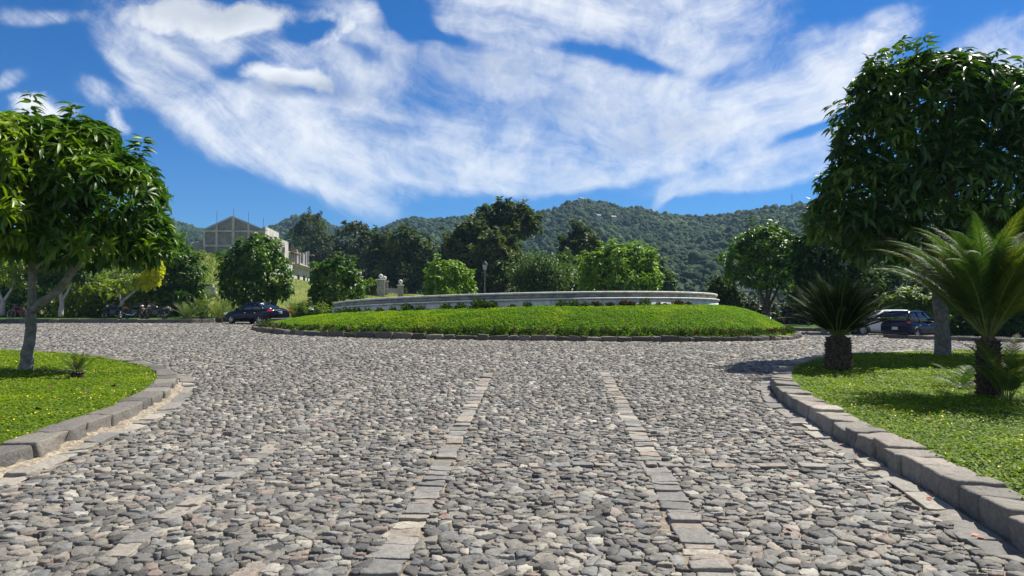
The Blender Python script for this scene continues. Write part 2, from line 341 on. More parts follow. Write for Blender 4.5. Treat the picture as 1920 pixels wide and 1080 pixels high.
M['lime'] = leaf_mat('lime shrub leaf', [(.08, .17, .012), (.15, .26, .015), (.22, .32, .03)], .45, .35, .4)
M['forest'] = leaf_mat('forest leaf', [(.022, .045, .012), (.04, .07, .018), (.08, .11, .026)], .6, .35, .3, (.11, .13, .03), .22)
M['forestgrey'] = leaf_mat('grey green forest leaf', [(.03, .05, .025), (.05, .075, .035), (.085, .11, .055)], .6, .2, .3)
M['bamboo'] = leaf_mat('bamboo leaf', [(.035, .075, .015), (.06, .11, .022), (.10, .16, .035)], .55, .35, .3)
M['hedge'] = leaf_mat('hedge leaf', [(.08, .13, .015), (.15, .21, .022), (.22, .29, .035)], .5, .5, .3, (.27, .31, .04), .9)
M['meadow'] = leaf_mat('meadow blade', [(.07, .12, .015), (.11, .16, .022), (.16, .20, .035)], .6, .4, .2)
M['tuft'] = leaf_mat('dull green leaf', [(.022, .045, .010), (.04, .07, .013), (.065, .10, .02)], .6, .3, .2)
M['redbush'] = leaf_mat('reddish leaf', [(.05, .022, .016), (.045, .04, .014), (.075, .04, .022)], .6, .25, .3)
M['grass'] = leaf_mat('ground cover leaf', [(.07, .13, .008), (.13, .20, .010), (.21, .28, .018)], .6, .40, .2, (.20, .27, .010), 1.3)
M['moundgrass'] = leaf_mat('mound ground cover leaf', [(.075, .155, .004), (.12, .225, .005), (.175, .29, .008)], .65, .42, .15, (.23, .30, .006), .6)
M['drygrass'] = leaf_mat('dry grass', [(.13, .14, .05), (.20, .18, .08), (.28, .24, .13)], .7, .3, .2)
M['petal'] = noisy('yellow petal', (.8, .62, .02), (.85, .7, .05), 8, .6, 0)
M['flowerwhite'] = noisy('white petal', (.75, .75, .72), (.8, .8, .78), 8, .6, 0)
M['redleaf'] = noisy('fallen red leaf', (.30, .05, .03), (.22, .08, .04), 8, .6, 0)
M['matteleaf'] = leaf_mat('matte dark leaf', [(.012, .035, .007), (.022, .058, .009), (.045, .095, .012)], .75, .22, .12)
M['frond'] = leaf_mat('cycad leaflet', [(.035, .075, .022), (.055, .11, .028), (.085, .14, .035)], .55, .3, .3)
M['frondyel'] = leaf_mat('young cycad leaflet', [(.07, .11, .02), (.11, .145, .022), (.17, .17, .03)], .55, .35, .3)
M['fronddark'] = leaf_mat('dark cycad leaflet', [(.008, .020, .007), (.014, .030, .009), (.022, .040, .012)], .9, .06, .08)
M['rachis'] = noisy('frond stalk', (.12, .14, .04), (.18, .18, .05), 8, .6, 0)
def grass_ground(name, c1, c2, c3, s=1.2):
    m, N = new_mat(name); g = N.n('ShaderNodeNewGeometry').outputs['Position']
    f = N.math('ADD', N.math('MULTIPLY', N.noise(g, s * .2, 5, .6), .55), N.math('MULTIPLY', N.noise(g, s * 6, 6, .7), .45))
    c = ramp(N, f, [(.36, c1), (.5, c2), (.64, c3)])
    N.t.links.new(pbsdf(N, c, .9, 0, .15, f, .8, .15), N.out.inputs[0]); return m
M['ground'] = grass_ground('meadow', (.08, .11, .02), (.14, .17, .035), (.23, .21, .08), 1.2)
M['turf'] = grass_ground('lawn soil', (.022, .05, .008), (.04, .09, .012), (.07, .13, .018), 3)

# ------------------------------------------------------------------ ground and road
def grid(name, xs, ys, zf, mat, **kw):
    X, Y = np.meshgrid(xs, ys); Z = zf(X, Y); V = np.stack([X, Y, Z], -1).reshape(-1, 3)
    nx, ny = len(xs), len(ys); i = np.arange(nx - 1)[None, :] + nx * np.arange(ny - 1)[:, None]; i = i.ravel()
    return mesh_np(name, V, np.stack([i, i + 1, i + nx + 1, i + nx], 1), mat, smooth=True, **kw)
xs = np.concatenate([-np.geomspace(90, 2500, 26)[::-1], np.arange(-88, 89, 2.0), np.geomspace(90, 2500, 26)])
ys = np.concatenate([[-600, -200, -60, -20], np.arange(-10, 180, 2.0), np.geomspace(182, 2500, 30)])
def ground_z(X, Y):
    road = sstep(Y, -12, -10) * (1 - sstep(Y, 54, 56)) * (1 - sstep(np.abs(X), 60, 62))
    rough = (fbm(X * .15, Y * .15, 3) - .5) * .8 * sstep(Y, 60, 80)
    return gz(X, Y) - .10 * road - .01 + rough
xs = xs[np.abs(xs) < 1250]; ys = ys[(ys > -61) & (ys < 940)]
tag(grid('ground', xs, ys, ground_z, M['ground']), kind='structure')
tag(grid('road', np.arange(-60, 60.1, 1.0), np.arange(-10, 54.1, 1.0), lambda X, Y: gz(X, Y), M['bed']), kind='structure')

# ---- cobbles ----
ISL_L = [(0, 834), (60, 812), (126, 783), (189, 765), (239, 747), (277, 720), (293, 698), (283, 686), (252, 678), (205, 669), (126, 662), (0, 656)]
OUT_L = [(-60, 880), (0, 850), (50, 838), (107, 817), (173, 788), (230, 771), (274, 752), (324, 722), (334, 702), (318, 690), (285, 680), (240, 671), (140, 659), (0, 653)]
KH = .19
def gpts(lst, dz): return [ground_at(a, b, dz) for a, b in lst]
def smooth_path(p, step, closed=False):
    p = np.array(p, float)
    for _ in range(3):                     # Chaikin
        a = p[:-1] * .75 + p[1:] * .25; b = p[:-1] * .25 + p[1:] * .75
        q = np.empty((2 * len(a), 2)); q[0::2] = a; q[1::2] = b; p = np.vstack([p[:1], q, p[-1:]])
    s = np.concatenate([[0], np.cumsum(np.hypot(*np.diff(p, axis=0).T))]); n = max(2, int(s[-1] / step))
    t = np.linspace(0, s[-1], n); return np.stack([np.interp(t, s, p[:, 0]), np.interp(t, s, p[:, 1])], 1)
def offset(path, d):
    t = np.gradient(path, axis=0); t /= np.hypot(t[:, 0], t[:, 1])[:, None] + 1e-9
    return path + np.stack([-t[:, 1], t[:, 0]], 1) * d
kl = gpts(OUT_L, KH)
kl = [(kl[0][0] - 3.5, kl[0][1] - 2.2)] + kl + [(kl[-1][0] - 8, kl[-1][1] + .8)]
PATH_L = smooth_path(kl, .1)
OUT_R = [(1540, 664), (1500, 672), (1466, 682), (1450, 694), (1445, 706), (1450, 720), (1470, 738), (1507, 758), (1533, 773), (1573, 797), (1630, 823), (1690, 853), (1737, 880), (1833, 932), (1893, 967), (1960, 1002)]
kr = gpts(OUT_R, KH)
kr = [(16.5, 23.4), (12.5, 22.8)] + [kr[0]] + kr[1:] + [(kr[-1][0] + .7, 3.9), (kr[-1][0] + 1.6, 2.8), (kr[-1][0] + 3.2, 1.2)]
PATH_R = smooth_path(kr, .1)
CX, CY, R_K, R_W = 0.75, 43.8, 15.1, 10.9
BANDS = [((-.50, 16.3), (-.76, 3.2)), ((2.02, 16.3), (1.08, 3.2)), ((-2.75, 13.5), (-2.42, 3.2)), ((-.34, 7.15), (-4.0, 7.5)), ((-.2, 7.15), (3.5, 7.1)), ((-.3, 25.5), (-.45, 18.2)), ((-6.5, 17.3), (5.5, 17.1)), ((-5.2, 5.0), (-6.5, 9.5))]
BW = .098
BIDX = [0, 1]; LOOSE = [2, 4, 5]
def band_dist(P):
    d = np.full(len(P), 9.0)
    for k in BIDX:
        a, b = np.array(BANDS[k][0]), np.array(BANDS[k][1]); ab = b - a; t = np.clip(((P - a) @ ab) / (ab @ ab), 0, 1)
        d = np.minimum(d, np.hypot(*(P - a - t[:, None] * ab).T))
    return d
def inside(P, poly):
    x, y = P.T; ins = np.zeros(len(P), bool); px_, py_ = poly[:, 0], poly[:, 1]; j = len(poly) - 1
    for i in range(len(poly)):
        c = ((py_[i] > y) != (py_[j] > y)) & (x < (px_[j] - px_[i]) * (y - py_[i]) / (py_[j] - py_[i] + 1e-12) + px_[i]); ins ^= c; j = i
    return ins
def dist_path(P, path):
    q = path[::3]; d = np.full(len(P), 1e9)
    for k in range(0, len(P), 20000): d[k:k + 20000] = np.sqrt(((P[k:k + 20000, None] - q[None]) ** 2).sum(-1).min(1))
    return d
POLY_L = np.vstack([PATH_L, [[-60, PATH_L[-1][1]], [-60, PATH_L[0][1]]]])
POLY_R = np.vstack([PATH_R, [[60, PATH_R[-1][1]], [60, PATH_R[0][1]]]])
def cobbles(name, y0, y1, sp, K, rings, seed, hmul=1.0):
    r = np.random.default_rng(seed)
    y0 -= 2.24 * sp; y1 += 2.24 * sp
    nx = int((2 * (y1 * .72 + 1.5)) / sp); ny = int((y1 - y0) / (sp * 1.12)); x0 = -(y1 * .72 + 1.5)
    I, J = np.meshgrid(np.arange(nx), np.arange(ny))
    jx = r.uniform(-.5, .5, I.shape) * 1.1; jy = r.uniform(-.5, .5, I.shape) * .9
    PX = x0 + (I + .5 * (J % 2) + jx) * sp; PY = y0 + (J + .5 + jy) * sp * 1.12
    # knock out some seeds so that larger stones appear
    dead = r.random(I.shape) < .10
    PXd = np.where(dead, 1e4, PX); PYd = np.where(dead, 1e4, PY)
    Wt = np.where(dead, 0, r.uniform(-.30, .30, I.shape) * sp * sp)
    best = np.full(I.shape + (K,), sp * 1.5); ang = (np.arange(K) + r.random(I.shape)[..., None]) * 2 * np.pi / K
    U = np.stack([np.cos(ang), np.sin(ang)], -1)
    for dj in range(-2, 3):
        for di in range(-2, 3):
            if di == 0 and dj == 0: continue
            qx = np.roll(PXd, (-dj, -di), (0, 1)); qy = np.roll(PYd, (-dj, -di), (0, 1)); dx = qx - PX; dy = qy - PY
            d2 = dx * dx + dy * dy; dot = dx[..., None] * U[..., 0] + dy[..., None] * U[..., 1]
            rr = np.where(dot > 1e-5, np.maximum((d2 + Wt - np.roll(Wt, (-dj, -di), (0, 1))) / 2, sp * sp * .05)[..., None] / np.maximum(dot, 1e-5), 9.0); best = np.minimum(best, rr)
    ok = (~dead) & (I > 1) & (I < nx - 2) & (J > 1) & (J < ny - 2)
    ok &= np.abs(PX) < PY * .72 + 1.5
    P = np.stack([PX[ok], PY[ok]], 1); rad = best[ok]; U = U[ok]
    keep = band_dist(P) > BW + .015
    dc = np.hypot(P[:, 0] - CX, P[:, 1] - CY); keep &= dc > R_K + .12
    keep &= ~(inside(P, POLY_L) | inside(P, POLY_R)); P, rad, U = P[keep], rad[keep], U[keep]
    keep = (dist_path(P, PATH_L) > .36) & (dist_path(P, PATH_R) > .28); P, rad, U = P[keep], rad[keep], U[keep]
    for k in BIDX:                            # clip against the bands
        a, b = np.array(BANDS[k][0]), np.array(BANDS[k][1]); ab = b - a; L = np.hypot(*ab); t = ab / L; nn = np.array([-t[1], t[0]])
        s = (P - a) @ nn; al = (P - a) @ t; near = (np.abs(s) < .4) & (al > -.05) & (al < L + .05)
        un = U @ nn; lim = (np.abs(s) - BW)[:, None] / np.maximum(-un * np.sign(s)[:, None], 1e-4)
        lim = np.where((-un * np.sign(s)[:, None]) > 1e-4, lim, 9); rad = np.where(near[:, None], np.minimum(rad, np.maximum(lim, .01)), rad)
    n = len(P); gap = r.uniform(.90, 1.0, (n, 1)); rad = rad * gap - .002
    rad *= r.uniform(.90, 1.06, rad.shape)
    h = r.uniform(.012, .036, n) * hmul; tx = r.normal(0, .085, n); ty = r.normal(0, .11, n)
    zb = gz(P[:, 0], P[:, 1]); VV = []
    for fr, fz in rings:
        q = P[:, None] + U * (rad * fr)[..., None]; dxy = U * (rad * fr)[..., None]
        z = zb[:, None] + (h[:, None] * fz + (tx[:, None] * dxy[..., 0] + ty[:, None] * dxy[..., 1]) * (1 if fz > 0 else 0)) + r.normal(0, .003, rad.shape) * (fz > 0)
        if fz <= 0: z = zb[:, None] - .012 + 0 * rad
        VV.append(np.concatenate([q, z[..., None]], -1))
    VV = np.stack(VV, 1)                      # n, rings, K, 3
    cen = np.concatenate([P, (zb + h * 1.02)[:, None]], 1)[:, None]
    nr = len(rings); V = np.concatenate([VV.reshape(n, nr * K, 3), cen], 1); per = nr * K + 1
    base = (np.arange(n) * per)[:, None]; qs = []; k = np.arange(K); k2 = (k + 1) % K
    for a in range(nr - 1):
        f = np.stack([a * K + k, a * K + k2, (a + 1) * K + k2, (a + 1) * K + k], 1); qs.append(f)
    Q = (np.concatenate(qs)[None] + base[..., None]).reshape(-1, 4)
    T = (np.stack([(nr - 1) * K + k, (nr - 1) * K + k2, np.full(K, nr * K)], 1)[None] + base[..., None]).reshape(-1, 3)
    o = mesh_np(name, V.reshape(-1, 3), [Q, T], M['stone']); tag(o, kind='structure'); return o
cobbles('road_cobbles', 2.6, 9.1, .084, 20, [(1.0, 0), (.99, .80), (.93, 1.0)], 1, .80)
cobbles('road_cobbles', 9.08, 16.9, .088, 13, [(1.0, 0), (.95, .97)], 2, .85)
cobbles('road_cobbles', 16.88, 28.9, .112, 8, [(1.0, 0), (.92, .95)], 4, 1.0)
cobbles('road_cobbles', 28.88, 49.5, .155, 7, [(1.0, 0), (.9, .95)], 3, 1.2)

def block_template():
    bm = bmesh.new(); bmesh.ops.create_cube(bm, size=1.0)
    bmesh.ops.bevel(bm, geom=bm.edges[:], offset=.07, segments=2, affect='EDGES', profile=.6)
    bmesh.ops.subdivide_edges(bm, edges=[e for e in bm.edges if e.calc_length() > .5], cuts=3, use_grid_fill=True)
    bmesh.ops.triangulate(bm, faces=[f for f in bm.faces if len(f.verts) > 4])
    V = np.array([v.co[:] for v in bm.verts]) + .5; Fq = np.array([[v.index for v in f.verts] for f in bm.faces if len(f.verts) == 4]); Ft = np.array([[v.index for v in f.verts] for f in bm.faces if len(f.verts) == 3])
    bm.free(); return V, Fq, Ft
BT = block_template()
def blocks(name, outer, inner, length, z0, z1, mat, seed=0, gap=.012, jit=.008, zj=.012, var=.35, kind='structure', rough=.04, skip=0):
    """row of stone blocks between two parallel paths; z0,z1 relative to the ground"""
    r = np.random.default_rng(seed); seg = np.hypot(*np.diff(outer, axis=0).T); s = np.concatenate([[0], np.cumsum(seg)]); L = s[-1]
    cuts = [0.0]
    while cuts[-1] < L: cuts.append(cuts[-1] + length * r.uniform(1 - var, 1 + var))
    cuts[-1] = L
    V0, Fq, Ft = BT; AV, AQ, AT = [], [], []; off = 0
    def at(path, t): return np.stack([np.interp(t, s, path[:, 0]), np.interp(t, s, path[:, 1])], 1)
    for a, b in zip(cuts[:-1], cuts[1:]):
        if b - a < .08 or (skip and r.random() < skip): continue
        t = a + gap / 2 + V0[:, 0] * (b - a - gap) ; po = at(outer, t); pi = at(inner, t)
        oj = r.normal(0, jit); w = V0[:, 1]; p = po * (1 - w)[:, None] + pi * w[:, None]
        d = (po - pi); d /= np.hypot(*d.T)[:, None] + 1e-9; p = p + d * oj * (1 - w)[:, None]
        zt = z1 + r.normal(0, zj) + (V0[:, 0] - .5) * r.normal(0, zj) + (w - .5) * r.normal(0, zj)
        z = gz(p[:, 0], p[:, 1]) + z0 + (zt - z0) * V0[:, 2]
        nz = (fbm(p[:, 0] * 9 + seed, p[:, 1] * 9 + V0[:, 2] * 3, seed) - .5) * rough + (fbm(p[:, 0] * 3 + V0[:, 2], p[:, 1] * 3 + seed, seed + 4, 2) - .5) * rough * .8
        p = p + d * nz[:, None] ; z = z + nz * .5 * (V0[:, 2] > .5)
        AV.append(np.column_stack([p, z])); AQ.append(Fq + off); AT.append(Ft + off); off += len(V0)
    o = mesh_np(name, np.vstack(AV), [np.vstack(AQ)] + ([np.vstack(AT)] if len(Ft) else []), mat)
    if kind: tag(o, kind=kind)
    return o
# paths: left kerb goes from near-left to far, island on its left side
blocks('kerb', PATH_L, offset(PATH_L, .34), .62, -.04, KH, M['kerb'], 11, rough=.08, gap=.018, jit=.012, zj=.006)
blocks('kerb_bed', offset(PATH_L, .05), offset(PATH_L, .31), 3, -.04, KH - .04, M['concrete'], 41, gap=.001, zj=0, rough=0)
blocks('kerb_bed', offset(PATH_R, .05), offset(PATH_R, .33), 3, -.04, KH - .025, M['concrete'], 42, gap=.001, zj=0, rough=0)
blocks('kerb', PATH_R, offset(PATH_R, .36), .36, -.04, KH + .005, M['kerblight'], 12, zj=.012, rough=.065, gap=.022, jit=.014)
blocks('gutter', offset(PATH_L, -.31), offset(PATH_L, -.10), .42, -.03, .026, M['gutter'], 13, jit=.03, zj=.008, rough=.07, gap=.02, var=.55)
blocks('gutter', offset(PATH_R, -.24), offset(PATH_R, -.02), .36, -.03, .024, M['gutter'], 14, jit=.035, zj=.008, rough=.07, gap=.025, var=.6)
for k in BIDX + LOOSE:                            # guide rows of squared stones in the paving
    a, b = np.array(BANDS[k][0]), np.array(BANDS[k][1]); n = int(np.hypot(*(b - a)) / .1); t = np.linspace(0, 1, n)[:, None]; p = a + (b - a) * t
    w = (vn(np.arange(n) * .07, np.zeros(n), 5 + k) - .5)[:, None] * .05; dd = (b - a) / np.hypot(*(b - a)); p = p + np.array([-dd[1], dd[0]]) * w
    blocks('road_guide_row', offset(p, -BW * (1 if k in BIDX else .8) - .006), offset(p, BW * (1 if k in BIDX else .8) + .006), .20, -.03, .024 if k in BIDX else .031, M['band'], 20 + k, jit=.018, zj=.006, gap=.022, var=.5, rough=.05, skip=.06 if k in BIDX else .14)
# crumbled mortar at the foot of the kerbs
def ribbon(name, pa, pb, za, zb, mat, seed=0):
    n = len(pa); c = 5; V = []
    for k in range(c):
        w = k / (c - 1); p = pa * (1 - w) + pb * w; z = gz(p[:, 0], p[:, 1]) + za * (1 - w) + zb * w + (fbm(p[:, 0] * 12, p[:, 1] * 12 + seed, seed) - .5) * .09
        V.append(np.column_stack([p, z]))
    V = np.stack(V, 1).reshape(-1, 3); i = (np.arange(n - 1)[:, None] * c + np.arange(c - 1)).ravel()
    return tag(mesh_np(name, V, np.stack([i, i + 1, i + c + 1, i + c], 1), mat, smooth=True), kind='structure')
ribbon('gutter_mortar', offset(PATH_L, .03), offset(PATH_L, -.14), .07, .012, M['concrete'], 4)

ANG = np.linspace(-math.pi, math.pi, 760)
def circ(r, a=ANG): return np.column_stack([CX + r * np.cos(a), CY + r * np.sin(a)])
blocks('roundabout_kerb', circ(R_K), circ(R_K - .32), .66, -.05, .235, M['kerbdark'], 15, gap=.07, var=.55, jit=.03, zj=.022)
blocks('roundabout_kerb_bed', circ(R_K - .07), circ(R_K - .30), 3, -.05, .19, M['concrete'], 16, gap=0.001)
ribbon('roundabout_gutter', circ(R_K - .02), circ(R_K + .22), .045, .018, M['concrete'], 6)

# ------------------------------------------------------------------ lawns
def leaf_frames(d, up, roll=None):
    d = d / (np.linalg.norm(d, axis=1)[:, None] + 1e-9); s = np.cross(d, up); s /= np.linalg.norm(s, axis=1)[:, None] + 1e-9; n = np.cross(s, d)
    if roll is not None:
        c, q = np.cos(roll)[:, None], np.sin(roll)[:, None]; s, n = s * c + n * q, n * c - s * q
    return s, d, n
LONG_V = np.array([(0, 0, 0), (-.11, .28, .012), (0, .28, -.03), (.11, .28, .012), (-.115, .62, -.05), (0, .62, -.10), (.115, .62, -.05), (0, 1, -.30)])
LONG_F = np.array([(0, 2, 1), (0, 3, 2), (1, 2, 5), (1, 5, 4), (2, 3, 6), (2, 6, 5), (4, 5, 7), (5, 6, 7)])
DIA_V = np.array([(0, 0, 0), (.22, .5, .03), (0, 1, -.14), (-.22, .5, .03)]); DIA_F = np.array([(0, 1, 2, 3)])
OVAL_V = np.array([(0, 0, 0), (.32, .3, .03), (.3, .75, .02), (0, 1, -.03), (-.3, .75, .02), (-.32, .3, .03)]); OVAL_F = np.array([(0, 1, 2, 3), (0, 3, 4, 5)])
BLADE_V = np.array([(-.03, 0, 0), (.03, 0, 0), (.02, .55, .0), (0, 1, -.22), (-.02, .55, 0)]); BLADE_F = np.array([(0, 1, 2, 4)]); BLADE_T = np.array([(4, 2, 3)])
def leaves(name, P, D, L, tv, tf, mat, parent=None, wid=1.0, droop=1.0, r=None, up=None, roll=.5, extra=None):
    r = r or rng; n = len(P)
    if up is None: up = np.tile([0, 0, 1.0], (n, 1)) + r.normal(0, .12, (n, 3))
    s, d, nn = leaf_frames(D, up, r.normal(0, roll, n)); L = np.broadcast_to(L, n); w = np.broadcast_to(wid, n)
    V = (P[:, None] + L[:, None, None] * (tv[None, :, 0:1] * w[:, None, None] * s[:, None] + tv[None, :, 1:2] * d[:, None] + tv[None, :, 2:3] * droop * nn[:, None])).reshape(-1, 3)
    b = (np.arange(n) * len(tv))[:, None, None]; fs = [(tf[None] + b).reshape(-1, tf.shape[1])]
    if extra is not None: fs.append((extra[None] + b).reshape(-1, 3))
    return mesh_np(name, V, fs, mat, parent)
def poly_area_surface(name, poly, zf, mat):
    """filled polygon draped on zf"""
    bm = bmesh.new(); vs = [bm.verts.new((p[0], p[1], 0)) for p in poly]; bm.faces.new(vs); bmesh.ops.triangulate(bm, faces=bm.faces[:])
    for v in bm.verts: v.co.z = float(zf(v.co.x, v.co.y))
    bmesh.ops.recalc_face_normals(bm, faces=bm.faces)
    me = bpy.data.meshes.new(name); bm.to_mesh(me); bm.free(); me.materials.append(mat); o = bpy.data.objects.new(name, me); COL.objects.link(o); return o
def lawn_fill(name, poly, bounds, dens_fn, zoff, holes=()):
    r = np.random.default_rng(abs(hash(name)) % 1 + int(bounds[0] * 10) % 97 + 3); x0, x1, y0, y1 = bounds
    PP = []
    for ya in np.arange(y0, y1, 1.0):
        n = int(dens_fn(ya + .5) * (x1 - x0)); p = np.column_stack([r.uniform(x0, x1, n), r.uniform(ya, ya + 1, n)]); PP.append(p)
    P = np.vstack(PP); P = P[inside(P, poly)]; P = P[np.abs(P[:, 0]) < P[:, 1] * .74 + 1.6]
    for hx, hy, hr in holes: P = P[np.hypot(P[:, 0] - hx, P[:, 1] - hy) > hr * r.uniform(.7, 1.2, len(P))]
    return P, r
def lawn(name, poly, bounds, holes, seed):
    P, r = lawn_fill(name, poly, bounds, lambda y: 2500 if y < 8 else (1700 if y < 12 else 1000), 0, holes)
    worn = fbm(P[:, 0] * .9, P[:, 1] * .9, 61 + seed, 4); P = P[(worn > .36) | (r.random(len(P)) < .55)]
    n = len(P); z = gz(P[:, 0], P[:, 1]) + KH - .05 + r.uniform(0, .055, n) * (0.5 + fbm(P[:, 0] * 2, P[:, 1] * 2, 9))
    a = r.uniform(0, 2 * np.pi, n); D = np.column_stack([np.cos(a), np.sin(a), r.uniform(-.1, .7, n)])
    L = r.uniform(.021, .040, n) * (1 + sstep(P[:, 1], 8, 18) * .6)
    o = leaves(name, np.column_stack([P, z]), D, L, OVAL_V, OVAL_F, M['grass'], r=r, roll=.3); tag(o, kind='stuff')
    k = r.random(n) < .02; Pf = np.column_stack([P, z + .03])[k]; m = len(Pf); patch = fbm(Pf[:, 0] * .8, Pf[:, 1] * .8, 21) > .46; Pf = Pf[patch]; m = len(Pf)
    a = r.uniform(0, 6.28, m); D = np.column_stack([np.cos(a), np.sin(a), r.uniform(0, .5, m)])
    tag(leaves(name + '_flowers', Pf, D, r.uniform(.016, .028, m), OVAL_V, OVAL_F, M['petal'], r=r), kind='stuff')
inL = offset(PATH_L, .30); inR = offset(PATH_R, .32)
LP = np.vstack([inL, [[-34, inL[-1][1]], [-34, inL[0][1]]]]); RP = np.vstack([inR, [[34, inR[-1][1]], [34, inR[0][1]]]])
LT = (-9.95, 15.35); RT = (11.6, 20.3)
zl = lambda x, y: gz(x, y) + KH - .045
def draped(name, poly, mat):
    x0, x1 = poly[:, 0].min(), poly[:, 0].max(); y0, y1 = poly[:, 1].min(), poly[:, 1].max()
    bm = bmesh.new(); vs = [bm.verts.new((p[0], p[1], 0)) for p in poly]; bm.faces.new(vs)
    for c in np.arange(math.ceil(y0), y1, 1.5): bmesh.ops.bisect_plane(bm, geom=bm.verts[:] + bm.edges[:] + bm.faces[:], plane_co=(0, c, 0), plane_no=(0, 1, 0))
    for c in np.arange(math.ceil(x0), x1, 3.0): bmesh.ops.bisect_plane(bm, geom=bm.verts[:] + bm.edges[:] + bm.faces[:], plane_co=(c, 0, 0), plane_no=(1, 0, 0))
    bmesh.ops.triangulate(bm, faces=bm.faces[:])
    for v in bm.verts: v.co.z = float(zl(v.co.x, v.co.y))
    bmesh.ops.recalc_face_normals(bm, faces=bm.faces)
    me = bpy.data.meshes.new(name); bm.to_mesh(me); bm.free(); me.materials.append(mat); o = bpy.data.objects.new(name, me); COL.objects.link(o); tag(o, kind='structure')
draped('lawn_bed', LP, M['turf']); draped('lawn_bed', RP, M['turf'])
lawn('lawn', LP, (-20, -2.5, 4, 22), [(LT[0], LT[1], .35), (-9.1, 15.2, .4), (-11.2, 14.3, .4)], 1)
lawn('lawn', RP, (2.5, 20, 3, 24), [(RT[0], RT[1], .3), (7.3, 17.0, .5), (8.0, 12.7, .35)], 2)
def soil_patch(x, y, rr):
    b = MB(); n = 16; z = float(zl(x, y)); V = [(x, y, z + .03)] + [(x + rr * (1 + .25 * math.sin(3 * k + x)) * math.cos(k * 6.283 / n), y + rr * (1 + .25 * math.cos(2 * k)) * math.sin(k * 6.283 / n), z + .006) for k in range(n)]
    b.add(V, [(0, 1 + k, 1 + (k + 1) % n) for k in range(n)]); tag(b.build('soil', M['soil']), kind='structure')
for q in ((-9.1, 15.2, .36), (-11.2, 14.3, .5), (7.3, 17.0, .55), (8.0, 12.7, .42), (RT[0], RT[1], .36), (LT[0], LT[1], .3)): soil_patch(*q)

# ------------------------------------------------------------------ roundabout mound and basin
def ztop(x, y): return 1.56 + .022 * (x - CX) - .0340 * (y - CY)
def mound_z(x, y):
    rr = np.hypot(x - CX, y - CY); t = np.clip((R_K - .3 - rr) / (R_K - .3 - R_W), 0, 1); g = gz(x, y) + .18
    zb = ztop(x, y) - .70; return g + (zb - g) * np.sin(t * math.pi / 2) ** .92
rr_ = np.linspace(R_W - .4, R_K - .22, 14); V = []
for q in rr_: p = circ(q, np.linspace(0, 2 * np.pi, 161)[:-1]); V.append(np.column_stack([p, mound_z(p[:, 0], p[:, 1])]))
V = np.vstack(V); i = np.arange(160); i2 = (i + 1) % 160
tag(mesh_np('mound', V, np.vstack([np.stack([a * 160 + i, a * 160 + i2, a * 160 + 160 + i2, a * 160 + 160 + i], 1) for a in range(13)]), M['turf'], smooth=True), kind='structure')
r = np.random.default_rng(5); n = 250000
a = r.uniform(-math.pi, math.pi, n); keep = (np.abs(((a + math.pi / 2 + math.pi) % (2 * math.pi)) - math.pi) < 1.9) | (r.random(n) < .15); a = a[keep]; n = len(a)
rad = np.sqrt(r.uniform(R_W ** 2, (R_K - .28) ** 2, n)); P = np.column_stack([CX + rad * np.cos(a), CY + rad * np.sin(a)])
z = mound_z(P[:, 0], P[:, 1]) + r.uniform(0, .04, n) + .10 * (fbm(P[:, 0] * 1.6, P[:, 1] * 1.6, 4) - .35)
b = r.uniform(0, 2 * np.pi, n); D = np.column_stack([np.cos(b), np.sin(b), r.uniform(0, .9, n)])
tag(leaves('mound_ground_cover', np.column_stack([P, z]), D, r.uniform(.035, .08, n), OVAL_V, OVAL_F, M['moundgrass'], r=r, roll=.3), kind='stuff')
# border planting above the kerb
def tuft_cloud(name, C, S, nl, mat, L, parent=None, seed=0, up_bias=.6, tv=OVAL_V, tf=OVAL_F):
    r = np.random.default_rng(seed); C = np.asarray(C, float); k = len(C); S = np.broadcast_to(np.asarray(S, float), (k, 3))
    idx = np.repeat(np.arange(k), nl); n = len(idx); d = r.normal(0, 1, (n, 3)); d[:, 2] = np.abs(d[:, 2]) * .9; d /= np.linalg.norm(d, axis=1)[:, None]
    P = C[idx] + d * S[idx] * r.uniform(.45, 1.0, n)[:, None]; D = d + [0, 0, up_bias] + r.normal(0, .5, (n, 3))
    return leaves(name, P, D, r.uniform(.7, 1.3, n) * L, tv, tf, mat, parent, r=r)
a = np.linspace(-math.pi, 0, 170) + rng.normal(0, .008, 170); q = circ(R_K - .52, a) + rng.normal(0, .05, (170, 2))
C = np.column_stack([q, mound_z(q[:, 0], q[:, 1]) - .02]); S = np.column_stack([rng.uniform(.18, .34, 170)] * 2 + [rng.uniform(.15, .32, 170)])
sel = rng.random(170) < .62
tag(tuft_cloud('border_planting', C[sel], S[sel], 120, M['tuft'], .07, seed=3), kind='stuff')
tag(tuft_cloud('border_planting_red', C[~sel], S[~sel] * .9, 90, M['redbush'], .07, seed=4), kind='stuff')

basin = empty('fountain_basin', (CX, CY, .4), 0, 'wide round whitewashed fountain basin with two rounded rims on the grassy mound', 'fountain')
def basin_ring(name, prof, mat):
    n = 200; V = []
    for rr, dz in prof:
        for k in range(n):
            t = 2 * math.pi * k / n; x, y = CX + rr * math.cos(t), CY + rr * math.sin(t); V.append((x - CX, y - CY, float(ztop(x, y)) + dz - .4))
    m = len(prof); i = np.arange(n); i2 = (i + 1) % n
    Fs = np.vstack([np.stack([k * n + i, k * n + i2, ((k + 1) % m) * n + i2, ((k + 1) % m) * n + i], 1) for k in range(m)])
    return mesh_np(name, np.array(V), Fs[:, ::-1], mat, basin, smooth=True)
def bull(r0, r1, z0, z1):       # rounded outer nose
    pts = [(r0, z0)]; h = (z1 - z0) / 2
    for k in range(9): t = -math.pi / 2 + math.pi * k / 8; pts.append((r1 - h + h * math.cos(t), (z0 + z1) / 2 + h * math.sin(t)))
    pts.append((r0, z1)); return pts
